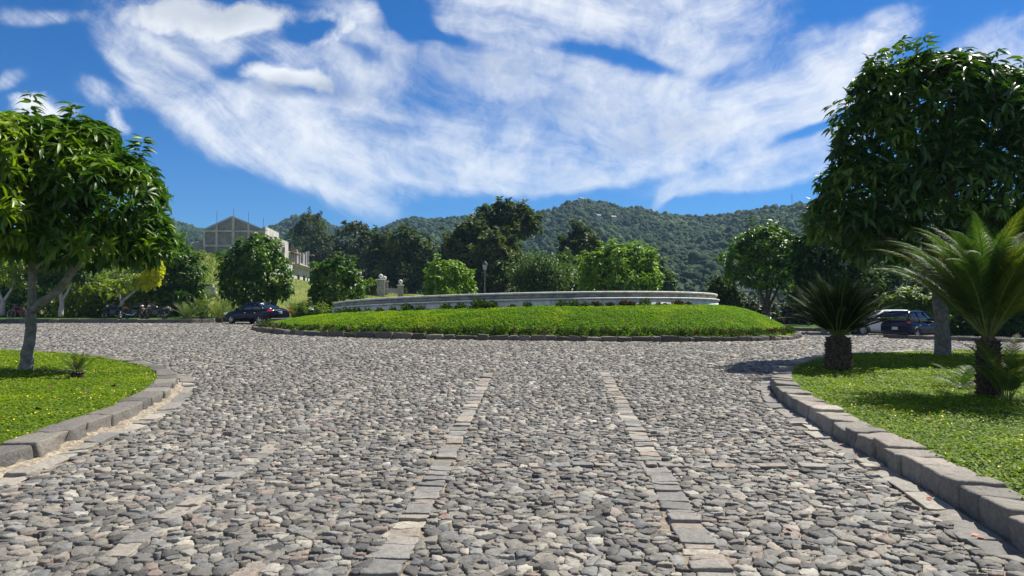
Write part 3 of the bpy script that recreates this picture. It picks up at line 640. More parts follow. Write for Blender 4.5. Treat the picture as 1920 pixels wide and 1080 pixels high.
basin_ring('rim', bull(R_W - .45, R_W + .02, -.095, 0), M['white'])
basin_ring('wall', [(R_W - .40, -.30), (R_W - .10, -.29), (R_W - .06, -.20), (R_W - .08, -.097), (R_W - .40, -.096)], M['greywall'])
basin_ring('ledge', bull(R_W - .45, R_W + .12, -.37, -.285), M['white'])
basin_ring('plinth', [(R_W - .42, -1.0), (R_W + .07, -1.0), (R_W + .05, -.372), (R_W - .42, -.371)], M['white'])
# floor of the basin
fl = MB(); n = 60; fl.add([(0, 0, .75)] + [((R_W - .4) * math.cos(k * 6.2832 / n), (R_W - .4) * math.sin(k * 6.2832 / n), .75) for k in range(n)], [(0, 1 + k, 1 + (k + 1) % n) for k in range(n)])
fl.build('basin_floor', M['greywall'], basin)
# individual tufts against the plinth
tuft_src = [tuft_cloud('tuft_shrub', [(0, 0, .03)], [(.27, .27, .28)], 190, M['tuft'], .08, seed=50), tuft_cloud('tuft_shrub', [(0, 0, .0), (.16, 0, .02)], [(.2, .2, .2), (.18, .18, .17)], 110, M['redbush'], .08, seed=51)]
TX = [635, 650, 668, 690, 712, 736, 762, 788, 836, 864, 898, 922, 958, 988, 1026, 1054, 1076, 1097, 1122, 1146, 1172, 1184, 1209, 1234, 1248, 1268, 1290]
used = [False, False]
for i, pxx in enumerate(TX):
    u = (pxx - 960) / F; rq = R_W + .42
    A = u * u + 1; B = -2 * (u * CX + CY); Cc = CX * CX + CY * CY - rq * rq; disc = B * B - 4 * A * Cc
    if disc < 0: continue
    Y = (-B - math.sqrt(disc)) / (2 * A); X = u * Y; kd = 1 if pxx in (1122, 1146, 1172, 1184, 1248, 1268, 1290, 958, 1026) else 0
    o = tuft_src[kd]
    if used[kd]: o = o.copy(); COL.objects.link(o)
    used[kd] = True; s = random.uniform(.75, 1.25) * (1.25 if pxx in (762, 898, 1209, 1172) else 1) * (.6 if pxx in (1026, 1234, 1248) else 1)
    o.location = (X, Y, float(mound_z(X, Y))); o.scale = (s, s, s); o.rotation_euler = (0, 0, random.uniform(0, 6))
    tag(o, ['small rounded green tuft planted at the foot of the white fountain basin', 'small dark red leaved tuft planted at the foot of the white fountain basin'][kd], 'shrub', ['green tufts round the fountain basin', 'red tufts round the fountain basin'][kd])

# ------------------------------------------------------------------ trees
def crown_sample(lobes, n, r, shell=.12, lump=.16, low=-.75):
    lob = np.array(lobes, float); w = lob[:, 3] * lob[:, 5]; w /= w.sum(); idx = r.choice(len(lob), n, p=w); c = lob[idx, :3]; rad = lob[idx, 3:6]
    d = r.normal(0, 1, (n, 3)); d /= np.linalg.norm(d, axis=1)[:, None]; k = d[:, 2] < low; d[k, 2] *= -1
    ph = np.arctan2(d[:, 1], d[:, 0]); m = 1 + lump * 2 * (fbm(ph * 1.6 + idx * 7, d[:, 2] * 2.5 + idx * 3, 17, 3) - .5)
    P = c + d * rad * (m * (1 - np.abs(r.normal(0, shell, n))))[:, None]
    keep = np.ones(n, bool)
    for q in lob:
        e = (((P - q[:3]) / q[3:6]) ** 2).sum(1); keep &= (e > .62) | (e > 5)
    return P[keep], d[keep]
def whorls(P, d, m, r, spread=.9, updir=.35, down=.0):
    n = len(P); idx = np.repeat(np.arange(n), m); ax = d + [0, 0, updir]; ax /= np.linalg.norm(ax, axis=1)[:, None]
    h = r.normal(0, 1, (n * m, 3)); a = ax[idx]; h -= (h * a).sum(1)[:, None] * a; h /= np.linalg.norm(h, axis=1)[:, None]
    D = a * r.uniform(.1, .7, n * m)[:, None] + h * spread; D[:, 2] -= down
    return P[idx] + h * .01, D
def limbs(parent, paths, mat, name='trunk', n=12):
    b = MB()
    for pts, rad in paths:
        pts = [Vector(p) for p in pts]; q = []; rr = []
        for i in range(len(pts) - 1):
            for k in range(4): t = k / 4; q.append(pts[i].lerp(pts[i + 1], t) + Vector([random.gauss(0, .012) * rad[0] * 3 if (i or k) else 0 for _ in range(3)])); rr.append(rad[i] * (1 - t) + rad[i + 1] * t)
        q.append(pts[-1]); rr.append(rad[-1]); b.tube(q, rr, n)
    return b.build(name, mat, parent, smooth=True)
def branch_set(lobes, base, h, r0, rnd, spread=.8):
    """trunk up to h, then limbs into the lobes"""
    out = [([(0, 0, -.15), (0.02, 0, h * .5), (0, .02, h)], [r0 * 1.25, r0, r0 * .9])]
    for l in lobes:
        tgt = Vector(l[:3]); mid = Vector((tgt.x * .45, tgt.y * .45, h + (tgt.z - h) * .35)); out.append(([(0, 0, h * .93), tuple(mid), tuple(tgt)], [r0 * .62, r0 * .42, r0 * .12]))
    return out
def tree(name, label, cat, base, lobes, trunk, L, n, mat, m=6, tv=DIA_V, tf=DIA_F, wid=1.0, seed=0, bark='bark', spread=.9, updir=.35, down=.15, inner=None, group=None, lump=.16, low=-.75, innermat=None, shell=.12, sprigs=0, tname='trunk'):
    """lobes relative to base; trunk=(height, radius) or list of paths"""
    r = np.random.default_rng(seed + 100); e = empty(name, base, 0, label, cat, group)
    if trunk: limbs(e, branch_set(lobes, base, trunk[0], trunk[1], r) if isinstance(trunk, tuple) else trunk, M[bark], tname)
    P, d = crown_sample(lobes, n // m, r, shell, lump, low)
    if sprigs:
        k = r.choice(len(P), sprigs); k = k[d[k, 2] > -.1]; tip = []; td = []
        for i in k:
            dv = d[i] * [.5, .5, .3] + [0, 0, .8]; dv = dv / np.linalg.norm(dv); ln = r.uniform(1.0, 2.4) * L
            for q in np.linspace(.2, 1, 5): tip.append(P[i] + dv * ln * q); td.append(dv)
        P = np.vstack([P, tip]); d = np.vstack([d, td])
    P2, D = whorls(P, d, m, r, spread, updir, down); k = len(P2)
    Ls = r.uniform(.7, 1.2, k) * L
    o = leaves('crown', P2, D, Ls, tv, tf, M[mat], e, wid=wid, r=r)
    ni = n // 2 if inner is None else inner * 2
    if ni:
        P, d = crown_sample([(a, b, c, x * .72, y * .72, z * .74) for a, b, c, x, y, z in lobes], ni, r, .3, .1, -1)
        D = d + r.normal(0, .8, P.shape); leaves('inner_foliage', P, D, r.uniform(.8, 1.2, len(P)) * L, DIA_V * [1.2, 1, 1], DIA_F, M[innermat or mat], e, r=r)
    return e

def at(px, Y, dz=0.0):
    x = (px - 960) / F * Y; return (x, Y, float(gz(x, Y)) + dz)
def lobes_px(base, Y, lst, depth=1.0):
    out = []
    for q in lst:
        px, py, rx, ry = q[:4]; dy = q[4] if len(q) > 4 else 0.0; Yq = Y + dy; p = px2(px, py, Yq)
        out.append((p.x - base[0], p.y - base[1], p.z - base[2], rx / F * Yq, rx / F * Yq * depth, ry / F * Yq))
    return out
def path_px(base, Y, lst):
    pts, rad = [], []
    for px, py, w, *dy in lst:
        Yq = Y + (dy[0] if dy else 0); p = px2(px, py, Yq); pts.append((p.x - base[0], p.y - base[1], p.z - base[2])); rad.append(w / 2 / F * Yq)
    return pts, rad

M['litter'] = noisy('dry fallen leaf', (.11, .07, .03), (.2, .14, .06), 8, .8, 0)
# ---- the two near trees ----
Yt = LT[1]; b0 = (LT[0], LT[1], float(zl(*LT)))
tp = [path_px(b0, Yt, [(48, 705, 34), (50, 690, 25), (54, 655, 20), (58, 615, 19), (61, 572, 18)]),
      path_px(b0, Yt, [(60, 580, 17), (60, 540, 14), (60, 480, 12, .1), (85, 400, 10, .3), (110, 330, 6, .2)]),
      path_px(b0, Yt, [(62, 582, 17), (84, 563, 15, -.1), (112, 543, 14, -.1), (136, 507, 13, -.1), (156, 478, 11, -.1), (200, 430, 8, -.2), (240, 400, 5, -.2)]),
      path_px(b0, Yt, [(60, 500, 10), (30, 460, 8, .4), (-20, 400, 6, .6)]),
      path_px(b0, Yt, [(64, 500, 11), (60, 440, 9, -.6), (120, 380, 6, -1.1)])]
lt = tree('tree', 'glossy dark green broadleaf tree with a forked grey trunk on the left lawn', 'tree', b0,
     lobes_px(b0, Yt, [(95, 312, 120, 88), (185, 385, 118, 105), (10, 345, 150, 130), (150, 455, 135, 50), (262, 450, 60, 56), (60, 410, 130, 90), (165, 290, 60, 60)], .95), tp,
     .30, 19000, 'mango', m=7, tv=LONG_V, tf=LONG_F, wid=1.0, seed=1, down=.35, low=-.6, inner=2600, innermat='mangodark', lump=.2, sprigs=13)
r = np.random.default_rng(9); P, d = crown_sample(lobes_px(b0, Yt, [(-15, 295, 75, 75, -1.2), (-5, 400, 50, 70, -1.4), (10, 250, 40, 35, -.8)]), 330, r); P, D = whorls(P, d, 7, r, .9, .35, .35)
leaves('new_growth', P, D, r.uniform(.2, .36, len(P)), LONG_V, LONG_F, M['mangoyel'], lt, r=r)
Yt = RT[1]; b1 = (RT[0], RT[1], float(zl(*RT)))
tp = [path_px(b1, Yt, [(1767, 684, 36), (1767, 665, 30), (1765, 600, 26), (1762, 545, 25), (1762, 500, 24)]),
      path_px(b1, Yt, [(1762, 512, 20), (1740, 440, 15, -.3), (1700, 360, 9, -.5), (1660, 300, 5, -.4)]),
      path_px(b1, Yt, [(1762, 510, 20), (1780, 420, 16, .3), (1790, 300, 10, .2), (1780, 170, 4)]),
      path_px(b1, Yt, [(1764, 515, 18), (1830, 430, 13, .4), (1900, 330, 7, .6)]),
      path_px(b1, Yt, [(1758, 530, 14), (1700, 470, 10, .3), (1620, 410, 6, .2)])]
tree('tree', 'tall dense dark green broadleaf tree towering over the right lawn behind the cycads', 'tree', b1,
     lobes_px(b1, Yt, [(1765, 205, 120, 105), (1680, 280, 105, 110), (1650, 375, 118, 95), (1870, 245, 130, 110), (1580, 410, 66, 52), (1790, 390, 180, 105), (1950, 330, 160, 160), (1650, 175, 50, 50), (1700, 450, 120, 50), (1762, 132, 38, 34), (1875, 155, 30, 26)], .95), tp,
     .37, 30000, 'mangodark', m=7, tv=LONG_V, tf=LONG_F, wid=1.0, seed=2, down=.4, low=-.6, inner=4200, lump=.24, sprigs=44, bark='barkshade')

# ---- cycads ----
def frond(parent, base, az, el0, el1, L, nl, ll, mat, seed, rc=.012, twist=0.0, name='frond', kf=.42, lw=1.35, kv=.22, pw=1.5, t0=.14):
    r = np.random.default_rng(seed); s = np.linspace(0, 1, 24); el = R(el0) + (R(el1) - R(el0)) * s ** pw; ds = L / 23
    out = np.array([math.cos(az), math.sin(az), 0]); latv = np.array([-math.sin(az), math.cos(az), 0]); p = np.zeros((24, 3)); p[0] = base
    for i in range(1, 24): p[i] = p[i - 1] + (out * math.cos(el[i]) + np.array([0, 0, 1]) * math.sin(el[i]) + latv * twist * s[i]) * ds
    b = MB(); b.tube([tuple(q) for q in p[::3]], [rc * (1.15 - q) for q in s[::3]], 5); fo = b.build(name, M['rachis'], parent)
    t = np.linspace(t0, .99, nl); c = np.stack([np.interp(t, s, p[:, k]) for k in range(3)], 1); tg = np.stack([np.interp(t, s, np.gradient(p[:, k])) for k in range(3)], 1); tg /= np.linalg.norm(tg, axis=1)[:, None]
    lat = np.cross(tg, [0, 0, 1.0]); lat /= np.linalg.norm(lat, axis=1)[:, None] + 1e-9; up = np.cross(lat, tg)
    PP, DD, UU, LL = [], [], [], []
    for sg in (-1, 1):
        k = kf + .5 * t[:, None]; PP.append(c); DD.append(sg * lat * .9 + tg * k + up * kv + r.normal(0, .05, c.shape)); UU.append(up); LL.append(ll * np.clip(np.sin(np.pi * np.clip(t, 0, 1) ** .75) + .25, .3, 1.1) * (1 - t ** 6 * .6))
    leaves('leaflets', np.vstack(PP), np.vstack(DD), np.concatenate(LL), BLADE_V, BLADE_F, M[mat], fo, wid=lw, up=np.vstack(UU), roll=.15, r=r, extra=BLADE_T, droop=1.2)
    return fo
def cycad_trunk(parent, h, r0, r1, mat='cycadbark', seed=0):
    rn = random.Random(seed); b = MB(); b.lathe([(r0 * .9, -.1), (r0, .05), (r0 * 1.02, h * .5), (r1, h * .9), (r1 * .6, h)], n=20)
    k = 0
    rows = int(h / .055)
    for i in range(rows):
        z = .04 + i * h * .92 / rows
        rr = r0 + (r1 - r0) * max(0, (z / h - .5) * 2) if z > h * .5 else r0
        for j in range(14):
            a = 2 * math.pi * (j + .5 * (i % 2)) / 14 + rn.gauss(0, .05); q = Vector((math.cos(a), math.sin(a), 0)); w = Vector((-q.y, q.x, 0)); c = q * rr * .97 + Vector((0, 0, z)); s = .035 * rn.uniform(.7, 1.3); o = rn.uniform(.02, .07)
            V = [c - w * s * 1.4, c - Vector((0, 0, s)), c + w * s * 1.4, c + Vector((0, 0, s * .8)), c + q * o + Vector((0, 0, s * 1.1))]
            b.add(V, [(0, 1, 4), (1, 2, 4), (2, 3, 4), (3, 0, 4)])
    return b.build('trunk', M[mat], parent)
def cycad(name, label, base, h, r0, r1, nf, L, ll, nl, els, mats, seed, group=None, cat='cycad', sc=1.0, rc=.012, kf=.42, lw=1.35, kv=.22, pw=1.5, t0=.14):
    e = empty(name, base, 0, label, cat, group); rn = random.Random(seed)
    if h: cycad_trunk(e, h, r0, r1, seed=seed)
    for i in range(nf):
        az = i * 2.39996 + rn.gauss(0, .12); f = i / max(nf - 1, 1); e0 = els[0] + (els[1] - els[0]) * f + rn.gauss(0, 3); e1 = els[2] + (els[3] - els[2]) * f + rn.gauss(0, 7)
        frond(e, (math.cos(az) * r0 * .35, math.sin(az) * r0 * .35, h), az, e0, e1, L * rn.uniform(.85, 1.1), nl, ll, rn.choice(mats), seed * 100 + i, rc, rn.gauss(0, .12), kf=kf, lw=lw, kv=kv, pw=pw, t0=t0)
    return e
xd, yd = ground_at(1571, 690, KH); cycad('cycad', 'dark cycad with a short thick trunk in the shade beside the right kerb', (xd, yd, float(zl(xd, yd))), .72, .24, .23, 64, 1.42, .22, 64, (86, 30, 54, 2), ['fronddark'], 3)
xc, yc = ground_at(1852, 738, KH); cycad('cycad', 'tall feathery cycad with yellow green fronds and scaly trunk on the right lawn', (xc, yc, float(zl(xc, yc))), .90, .15, .14, 60, 2.15, .25, 120, (86, 47, 10, -16), ['frond', 'frond', 'frondyel'], 4, rc=.011, kf=.7, lw=.85, kv=-.02, pw=2.6, t0=.16)
xq, yq = ground_at(1886, 744, KH); cycad('cycad_pup', 'young bright yellow green cycad shoots beside the scaly cycad trunk', (xq, yq, float(zl(xq, yq))), 0, .12, .1, 13, 1.2, .2, 40, (86, 60, 25, -25), ['frondyel', 'frond'], 5, cat='plant', rc=.007)
xq, yq = ground_at(1800, 722, KH); cycad('low_palm', 'low silvery green seedling palm between the tree trunk and the tall cycad', (xq, yq, float(zl(xq, yq))), 0, .1, .1, 9, .62, .2, 20, (72, 25, 20, -40), ['frond'], 6, cat='plant', rc=.006)
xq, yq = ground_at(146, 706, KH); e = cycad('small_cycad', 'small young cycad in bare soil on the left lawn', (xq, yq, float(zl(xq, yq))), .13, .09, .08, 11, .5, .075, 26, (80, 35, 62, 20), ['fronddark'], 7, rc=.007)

# ---- vegetation along the far side ----
def px_tree(name, label, cat, px, Y, lst, n, L, mat, seed, trunk=(1.6, .18), depth=1.0, **kw):
    kw.setdefault('lump', .34); kw.setdefault('sprigs', 30); kw.setdefault('shell', .16)
    b = at(px, Y); return tree(name, label, cat, b, lobes_px(b, Y, lst, depth), trunk, L, n, mat, seed=seed, **kw)
px_tree('tree', 'round dark green mango tree behind the dark blue sedan', 'tree', 478, 56, [(482, 492, 46, 46), (455, 525, 42, 42), (505, 520, 44, 46), (478, 545, 50, 34), (530, 545, 18, 20)], 9000, .42, 'mango', 11, tv=LONG_V, tf=LONG_F, wid=1.5)
px_tree('round_shrub', 'large round glossy shrub at the left end of the fountain wall', 'shrub', 632, 57, [(628, 530, 42, 42), (650, 545, 32, 34), (608, 555, 28, 30), (640, 560, 40, 22)], 6500, .38, 'mango', 12, tv=LONG_V, tf=LONG_F, wid=1.5, trunk=(.8, .12))
px_tree('round_shrub', 'round lime green shrub just above the fountain wall', 'shrub', 842, 60, [(840, 522, 34, 32), (862, 535, 26, 30), (818, 538, 22, 24), (842, 550, 46, 28)], 6000, .36, 'lime', 13, tv=LONG_V, tf=LONG_F, wid=1.5, trunk=(.8, .12))
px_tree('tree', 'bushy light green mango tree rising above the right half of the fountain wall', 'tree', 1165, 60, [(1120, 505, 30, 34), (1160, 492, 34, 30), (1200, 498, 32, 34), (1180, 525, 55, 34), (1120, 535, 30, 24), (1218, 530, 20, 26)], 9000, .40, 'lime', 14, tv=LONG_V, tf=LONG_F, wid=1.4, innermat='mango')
bt = at(1440, 52)
tree('tree', 'mango tree with many thin upright limbs right of the grassy mound', 'tree', bt, lobes_px(bt, 52, [(1430, 462, 44, 34), (1395, 492, 36, 32), (1465, 495, 38, 36), (1430, 515, 62, 30), (1478, 460, 20, 20), (1440, 480, 45, 45)]),
     [path_px(bt, 52, [(1440, 600, 12), (1438, 578, 9)]), path_px(bt, 52, [(1438, 580, 7), (1425, 545, 5), (1408, 515, 3)]), path_px(bt, 52, [(1438, 580, 7), (1438, 540, 5), (1436, 500, 3)]), path_px(bt, 52, [(1439, 580, 6), (1455, 550, 5), (1468, 515, 3)]), path_px(bt, 52, [(1438, 575, 5), (1447, 540, 4), (1450, 510, 3)])],
     .40, 8500, 'mango', m=7, tv=LONG_V, tf=LONG_F, wid=1.4, seed=15, lump=.4, sprigs=30, bark='barkdark')
px_tree('tree', 'shaded leafy tree between the thin limbed mango and the dark cycad', 'tree', 1545, 47, [(1535, 480, 40, 46), (1570, 500, 46, 60), (1520, 520, 30, 40), (1600, 540, 50, 40)], 7000, .42, 'matteleaf', 16, tv=LONG_V, tf=LONG_F, wid=1.4)
px_tree('shrub', 'brownish green shrub at the right end of the fountain wall', 'shrub', 1356, 62, [(1352, 548, 20, 20), (1370, 560, 18, 18), (1340, 565, 14, 14)], 2200, .35, 'tuft', 17, trunk=(.5, .06))
px_tree('tree', 'leafy dark green tree beside the grassy bank left of the sedan', 'tree', 318, 57, [(320, 482, 40, 34), (350, 520, 28, 34), (300, 520, 46, 44), (338, 555, 40, 26)], 8500, .40, 'mango', 18, tv=LONG_V, tf=LONG_F, wid=1.4)
by = at(226, 52)
tree('tree', 'small crooked tree with bright yellow leaves behind the motorcycles', 'tree', by, lobes_px(by, 52, [(291, 503, 13, 18), (284, 520, 14, 16), (272, 530, 15, 12)]),
     [path_px(by, 52, [(224, 604, 8), (224, 580, 6), (232, 562, 5)]), path_px(by, 52, [(232, 563, 5), (250, 548, 4), (272, 530, 3)]), path_px(by, 52, [(228, 570, 4), (222, 545, 3)])],   .36, 1500, 'yellow', m=7, tv=LONG_V, tf=LONG_F, wid=1.2, seed=19, bark='barkwhite', inner=150)
r = np.random.default_rng(44); P, d = crown_sample(lobes_px(by, 52, [(250, 528, 20, 13), (232, 536, 16, 12)]), 260, r, .3); P, D = whorls(P, d, 6, r, .9, .35, .2)
leaves('left_leaves', P, D, r.uniform(.2, .36, len(P)), LONG_V, LONG_F, M['mangoyel'], [o for o in bpy.data.objects if o.get('label', '').startswith('small crooked tree')][0], r=r)  # yellow green leaves on the left of the crown, duller than the rest
bw = at(4, 50)
tree('tree', 'small tree with lime washed trunk and yellow leaves at the left edge of the photo', 'tree', bw, lobes_px(bw, 50, [(22, 528, 12, 10), (40, 500, 16, 14), (-15, 510, 22, 20), (5, 495, 14, 12)]),
     [path_px(bw, 50, [(2, 592, 10), (6, 565, 8)]), path_px(bw, 50, [(6, 566, 6), (20, 545, 4), (28, 520, 3)]), path_px(bw, 50, [(5, 566, 6), (-5, 540, 4), (-12, 515, 3)])], .34, 1500, 'mangoyel', m=7, tv=LONG_V, tf=LONG_F, wid=1.2, seed=20, bark='barkwhite', inner=60)
bw = at(114, 51)
tree('tree', 'small dark leaved tree with lime washed trunk foot right of the red bicycle', 'tree', bw, lobes_px(bw, 51, [(125, 500, 40, 34), (90, 510, 36, 30)]),
     [path_px(bw, 51, [(114, 594, 10), (116, 570, 8), (112, 540, 7)]), path_px(bw, 51, [(116, 565, 5), (130, 540, 4), (138, 515, 3)])], .38, 3500, 'mangodark', m=7, tv=LONG_V, tf=LONG_F, wid=1.2, seed=21, bark='barkwhite')
hed = [(150, 56, [(140, 548, 32, 32), (170, 560, 34, 36), (130, 580, 28, 26)], 'hedge', 'bushy light green hedge shrub directly behind the left motorcycle'),
       (200, 57, [(200, 565, 36, 36), (225, 575, 26, 28)], 'hedge', 'bushy hedge shrub behind the yellow tree trunk'),
       (262, 56, [(262, 575, 34, 28), (290, 580, 26, 22)], 'hedge', 'low hedge shrub right behind the motorcycles'),
       (70, 58, [(70, 520, 60, 50), (98, 560, 40, 50), (40, 565, 44, 45), (70, 580, 50, 40)], 'mangodark', 'very dark dense bush behind the red bicycle'),
       (-40, 60, [(-40, 520, 60, 60), (0, 560, 40, 50)], 'mangodark', 'dark bush behind the lime washed trunk at the left edge'),
       (240, 80, [(235, 520, 50, 44), (190, 530, 45, 45), (150, 520, 45, 50)], 'mango', 'tall dark green thicket rising behind the light green hedge'),
       (335, 60, [(330, 575, 26, 24), (358, 570, 22, 26)], 'shrub', 'leafy shrub at the foot of the grassy bank beside the fan leaved cycads')]
for i, (px, Y, ls, mt, lab) in enumerate(hed): px_tree('shrub', lab, 'shrub', px, Y, ls, 9500 if mt == 'mangodark' else 4200 if mt != 'mango' else 6000, .34, mt, 30 + i, tv=LONG_V, tf=LONG_F, wid=1.6, trunk=(.6, .08), low=-.9)
# far right side behind the parked cars
rh = [(1500, 66, [(1500, 590, 34, 24), (1470, 600, 26, 16)], 'forestgrey', 'grey green low shrub left of the dark cycad'),
      (1660, 56, [(1640, 540, 60, 46), (1700, 530, 60, 60), (1600, 560, 40, 40)], 'matteleaf', 'dense dark tree right behind the white car'),
      (1790, 55, [(1780, 530, 60, 60), (1830, 560, 50, 50)], 'matteleaf', 'dense dark tree behind the front of the dark blue car'),
      (1900, 54, [(1890, 540, 60, 70), (1960, 540, 60, 70)], 'matteleaf', 'dense dark tree at the right edge behind the tall cycad'),
      (1700, 50, [(1690, 572, 30, 18), (1730, 575, 26, 16)], 'shrub', 'sunlit yellow green shrub above the roof of the dark blue car'),
      (1880, 46, [(1850, 605, 40, 26), (1910, 600, 40, 30), (1800, 612, 28, 18)], 'matteleaf', 'low dark hedge right of the dark blue car'),
      (1420, 64, [(1400, 585, 26, 18), (1430, 590, 26, 16), (1380, 575, 20, 16)], 'forestgrey', 'low grey green scrub behind the single motorcycle'),
      (1515, 58, [(1508, 560, 24, 24), (1520, 545, 18, 18)], 'bamboo', 'pale feathery shrub in the gap left of the dark cycad')]
for i, (px, Y, ls, mt, lab) in enumerate(rh): px_tree('shrub' if 'shrub' in lab or 'hedge' in lab or 'scrub' in lab else 'tree', lab, 'shrub' if 'shrub' in lab or 'hedge' in lab or 'scrub' in lab else 'tree', px, Y, ls, 4500, .38, mt, 50 + i, tv=LONG_V, tf=LONG_F, wid=1.6, trunk=(.7, .1), low=-.9)
for px, Y, lab, s in ((352, 50.5, 'fan leaved cycad clump at the road edge, left one of the pair beside the sedan', 1.2), (412, 51, 'fan leaved cycad clump at the road edge just left of the sedan bonnet', 1.15), (378, 52.5, 'taller pale cycad clump standing behind the pair left of the sedan', 1.3), (556, 54, 'pale cycad clump with upright fronds behind the sedan boot', 1.15)):
    cycad('cycad', lab, at(px, Y), .3, .2, .2, 17, 1.35 * s, .3, 22, (84, 35, 45, 0), ['frond', 'frondyel'], int(px), rc=.015)
def grass_clump(label, px, Y, rx, h, mat, seed, n=900):
    r = np.random.default_rng(seed); b = at(px, Y); q = r.normal(0, .35, (n, 2)) * [rx, rx]; P = np.column_stack([q, np.zeros(n)])
    D = np.column_stack([q / rx * .5 + r.normal(0, .25, (n, 2)), np.ones(n)]); o = leaves('ornamental_grass', P, D, r.uniform(.6, 1.1, n) * h, BLADE_V, BLADE_F, M[mat], None, wid=.8, droop=1.6, r=r, up=np.column_stack([-q, np.ones(n) * .3]) + r.normal(0, .2, (n, 3)), roll=.5, extra=BLADE_T)
    o.location = b; tag(o, label, 'grass')
grass_clump('beige feathery grass clump behind the boot of the sedan', 575, 55.5, 1.1, 1.5, 'drygrass', 1)
grass_clump('dry beige grass clump left of the round shrub by the fountain wall', 592, 57, .9, 1.1, 'drygrass', 2)
grass_clump('dry grass clump on the bank above the stacked slabs', 350, 70, 1.4, 1.4, 'drygrass', 3, 700)
px_tree('shrub', 'low green bush between the grass clump and the fountain wall', 'shrub', 598, 50, [(600, 590, 24, 12), (575, 586, 16, 10), (625, 586, 18, 10)], 2600, .2, 'shrub', 70, trunk=(.25, .04))
for i, (px, py, Y) in enumerate(((584, 581, 49), (1180, 0, 0),)):
    if not py: continue
    p = px2(px, py, Y); o = tuft_cloud('white_flowers', [(0, 0, 0)], [(.16, .16, .13)], 60, M['flowerwhite'], .09, seed=80); o.location = p; tag(o, 'cluster of white blossoms on the low bush left of the mound', 'flowers')

# ---- big trees in the middle distance ----
BIG = [
 (582, 182, [(582, 432, 26, 26), (575, 455, 34, 30), (595, 470, 36, 34)], 'forest', 'dark conical tree rising behind the unfinished building'),
 (602, 176, [(600, 475, 30, 28), (610, 505, 34, 34), (590, 520, 30, 26)], 'forestgrey', 'olive green domed tree directly right of the unfinished building'),
 (672, 135, [(662, 452, 36, 32), (690, 470, 34, 36), (650, 495, 38, 38), (690, 510, 36, 38), (660, 535, 40, 24)], 'forestgrey', 'wide grey green tree behind the large round shrub'),
 (722, 128, [(722, 470, 26, 28), (718, 505, 34, 36), (735, 535, 34, 22)], 'forest', 'dark tree in the dip between two wide crowns'),
 (770, 116, [(758, 462, 30, 30), (785, 485, 32, 34), (762, 510, 42, 38), (795, 525, 26, 30), (735, 520, 24, 26)], 'forest', 'wide dark domed tree behind the stone gate pillars'),
 (842, 130, [(845, 480, 18, 22), (838, 510, 22, 30)], 'forestgrey', 'slim hazy tree left of the tallest crown'),
 (892, 98, [(888, 436, 30, 20), (866, 462, 28, 26), (908, 458, 28, 26), (878, 500, 36, 36), (915, 520, 42, 36)], 'forest', 'tall layered tree behind the street lamp'),
 (945, 104, [(945, 410, 42, 24), (980, 424, 32, 20), (912, 424, 30, 18), (950, 436, 50, 14)], 'forest', 'tallest umbrella shaped tree with bare limbs under its crown'),
 (938, 92, [(925, 480, 34, 34), (950, 505, 36, 40), (935, 540, 50, 22)], 'forest', 'broad dark crown directly right of the street lamp'),
 (1090, 112, [(1092, 450, 22, 22), (1085, 470, 32, 28), (1110, 480, 26, 26), (1100, 515, 44, 34)], 'forest', 'brown tipped dark tree behind the light green mango'),
 (1068, 96, [(1062, 520, 34, 30), (1095, 530, 34, 24), (1045, 540, 30, 20)], 'forest', 'dark undergrowth tree at the foot of the bamboo'),
 (1228, 110, [(1222, 520, 20, 28), (1245, 540, 18, 20)], 'bamboo', 'slim light green tree at the right end of the light green mango'),
]
for i, (px, Y, ls, mt, lab) in enumerate(BIG):
    tr_ = 'umbrella' in lab
    px_tree('tree', lab, 'tree', px, Y, ls, 9000 if not tr_ else 8000, .62, mt, 90 + i, trunk=(7.0 if tr_ else 3.0, .42), tv=DIA_V, tf=DIA_F, wid=1.3, updir=.5, down=.0, shell=.16, lump=.5, bark='barkdark' if not tr_ else 'bark', inner=2200, sprigs=60)
def bamboo(label, px, Y, hpx, n, seed):
    r = np.random.default_rng(seed); b = at(px, Y); e = empty('bamboo_clump', b, 0, label, 'bamboo'); m = MB(); P = []; D = []
    for i in range(n):
        a = r.uniform(0, 6.283); q = np.array([math.cos(a), math.sin(a)]) * r.uniform(.2, 1.5); H = hpx / F * Y * r.uniform(.8, 1.05); lean = r.uniform(.1, .36); pts = []
        for t in np.linspace(0, 1, 9): pts.append((q[0] * (1 + lean * 6 * t * t), q[1] * (1 + lean * 6 * t * t), H * (t - .13 * t ** 4)))
        m.tube(pts, [.06 * (1.1 - t) for t in np.linspace(0, 1, 9)], 5); pts = np.array(pts)
        for t in np.concatenate([r.uniform(.3, 1, 46)]): c = np.array([np.interp(t, np.linspace(0, 1, 9), pts[:, k]) for k in range(3)]); P.append(c + r.normal(0, .42, 3)); D.append(r.normal(0, 1, 3) + [0, 0, -.4])
    m.build('culms', M['bamboo'], e); P = np.repeat(np.array(P), 6, 0) + r.normal(0, .3, (len(P) * 6, 3)); D = np.repeat(np.array(D), 6, 0) + r.normal(0, .6, P.shape)
    leaves('foliage', P, D, r.uniform(.3, .6, len(P)), DIA_V, DIA_F, M['bamboo'], e, wid=.8, r=r)
bamboo('tall feathery bamboo clump with pale stems in the middle of the tree line', 1018, 84, 118, 52, 1)
bamboo('shorter bamboo clump leaning right beside the tall bamboo', 1066, 92, 98, 30, 2)

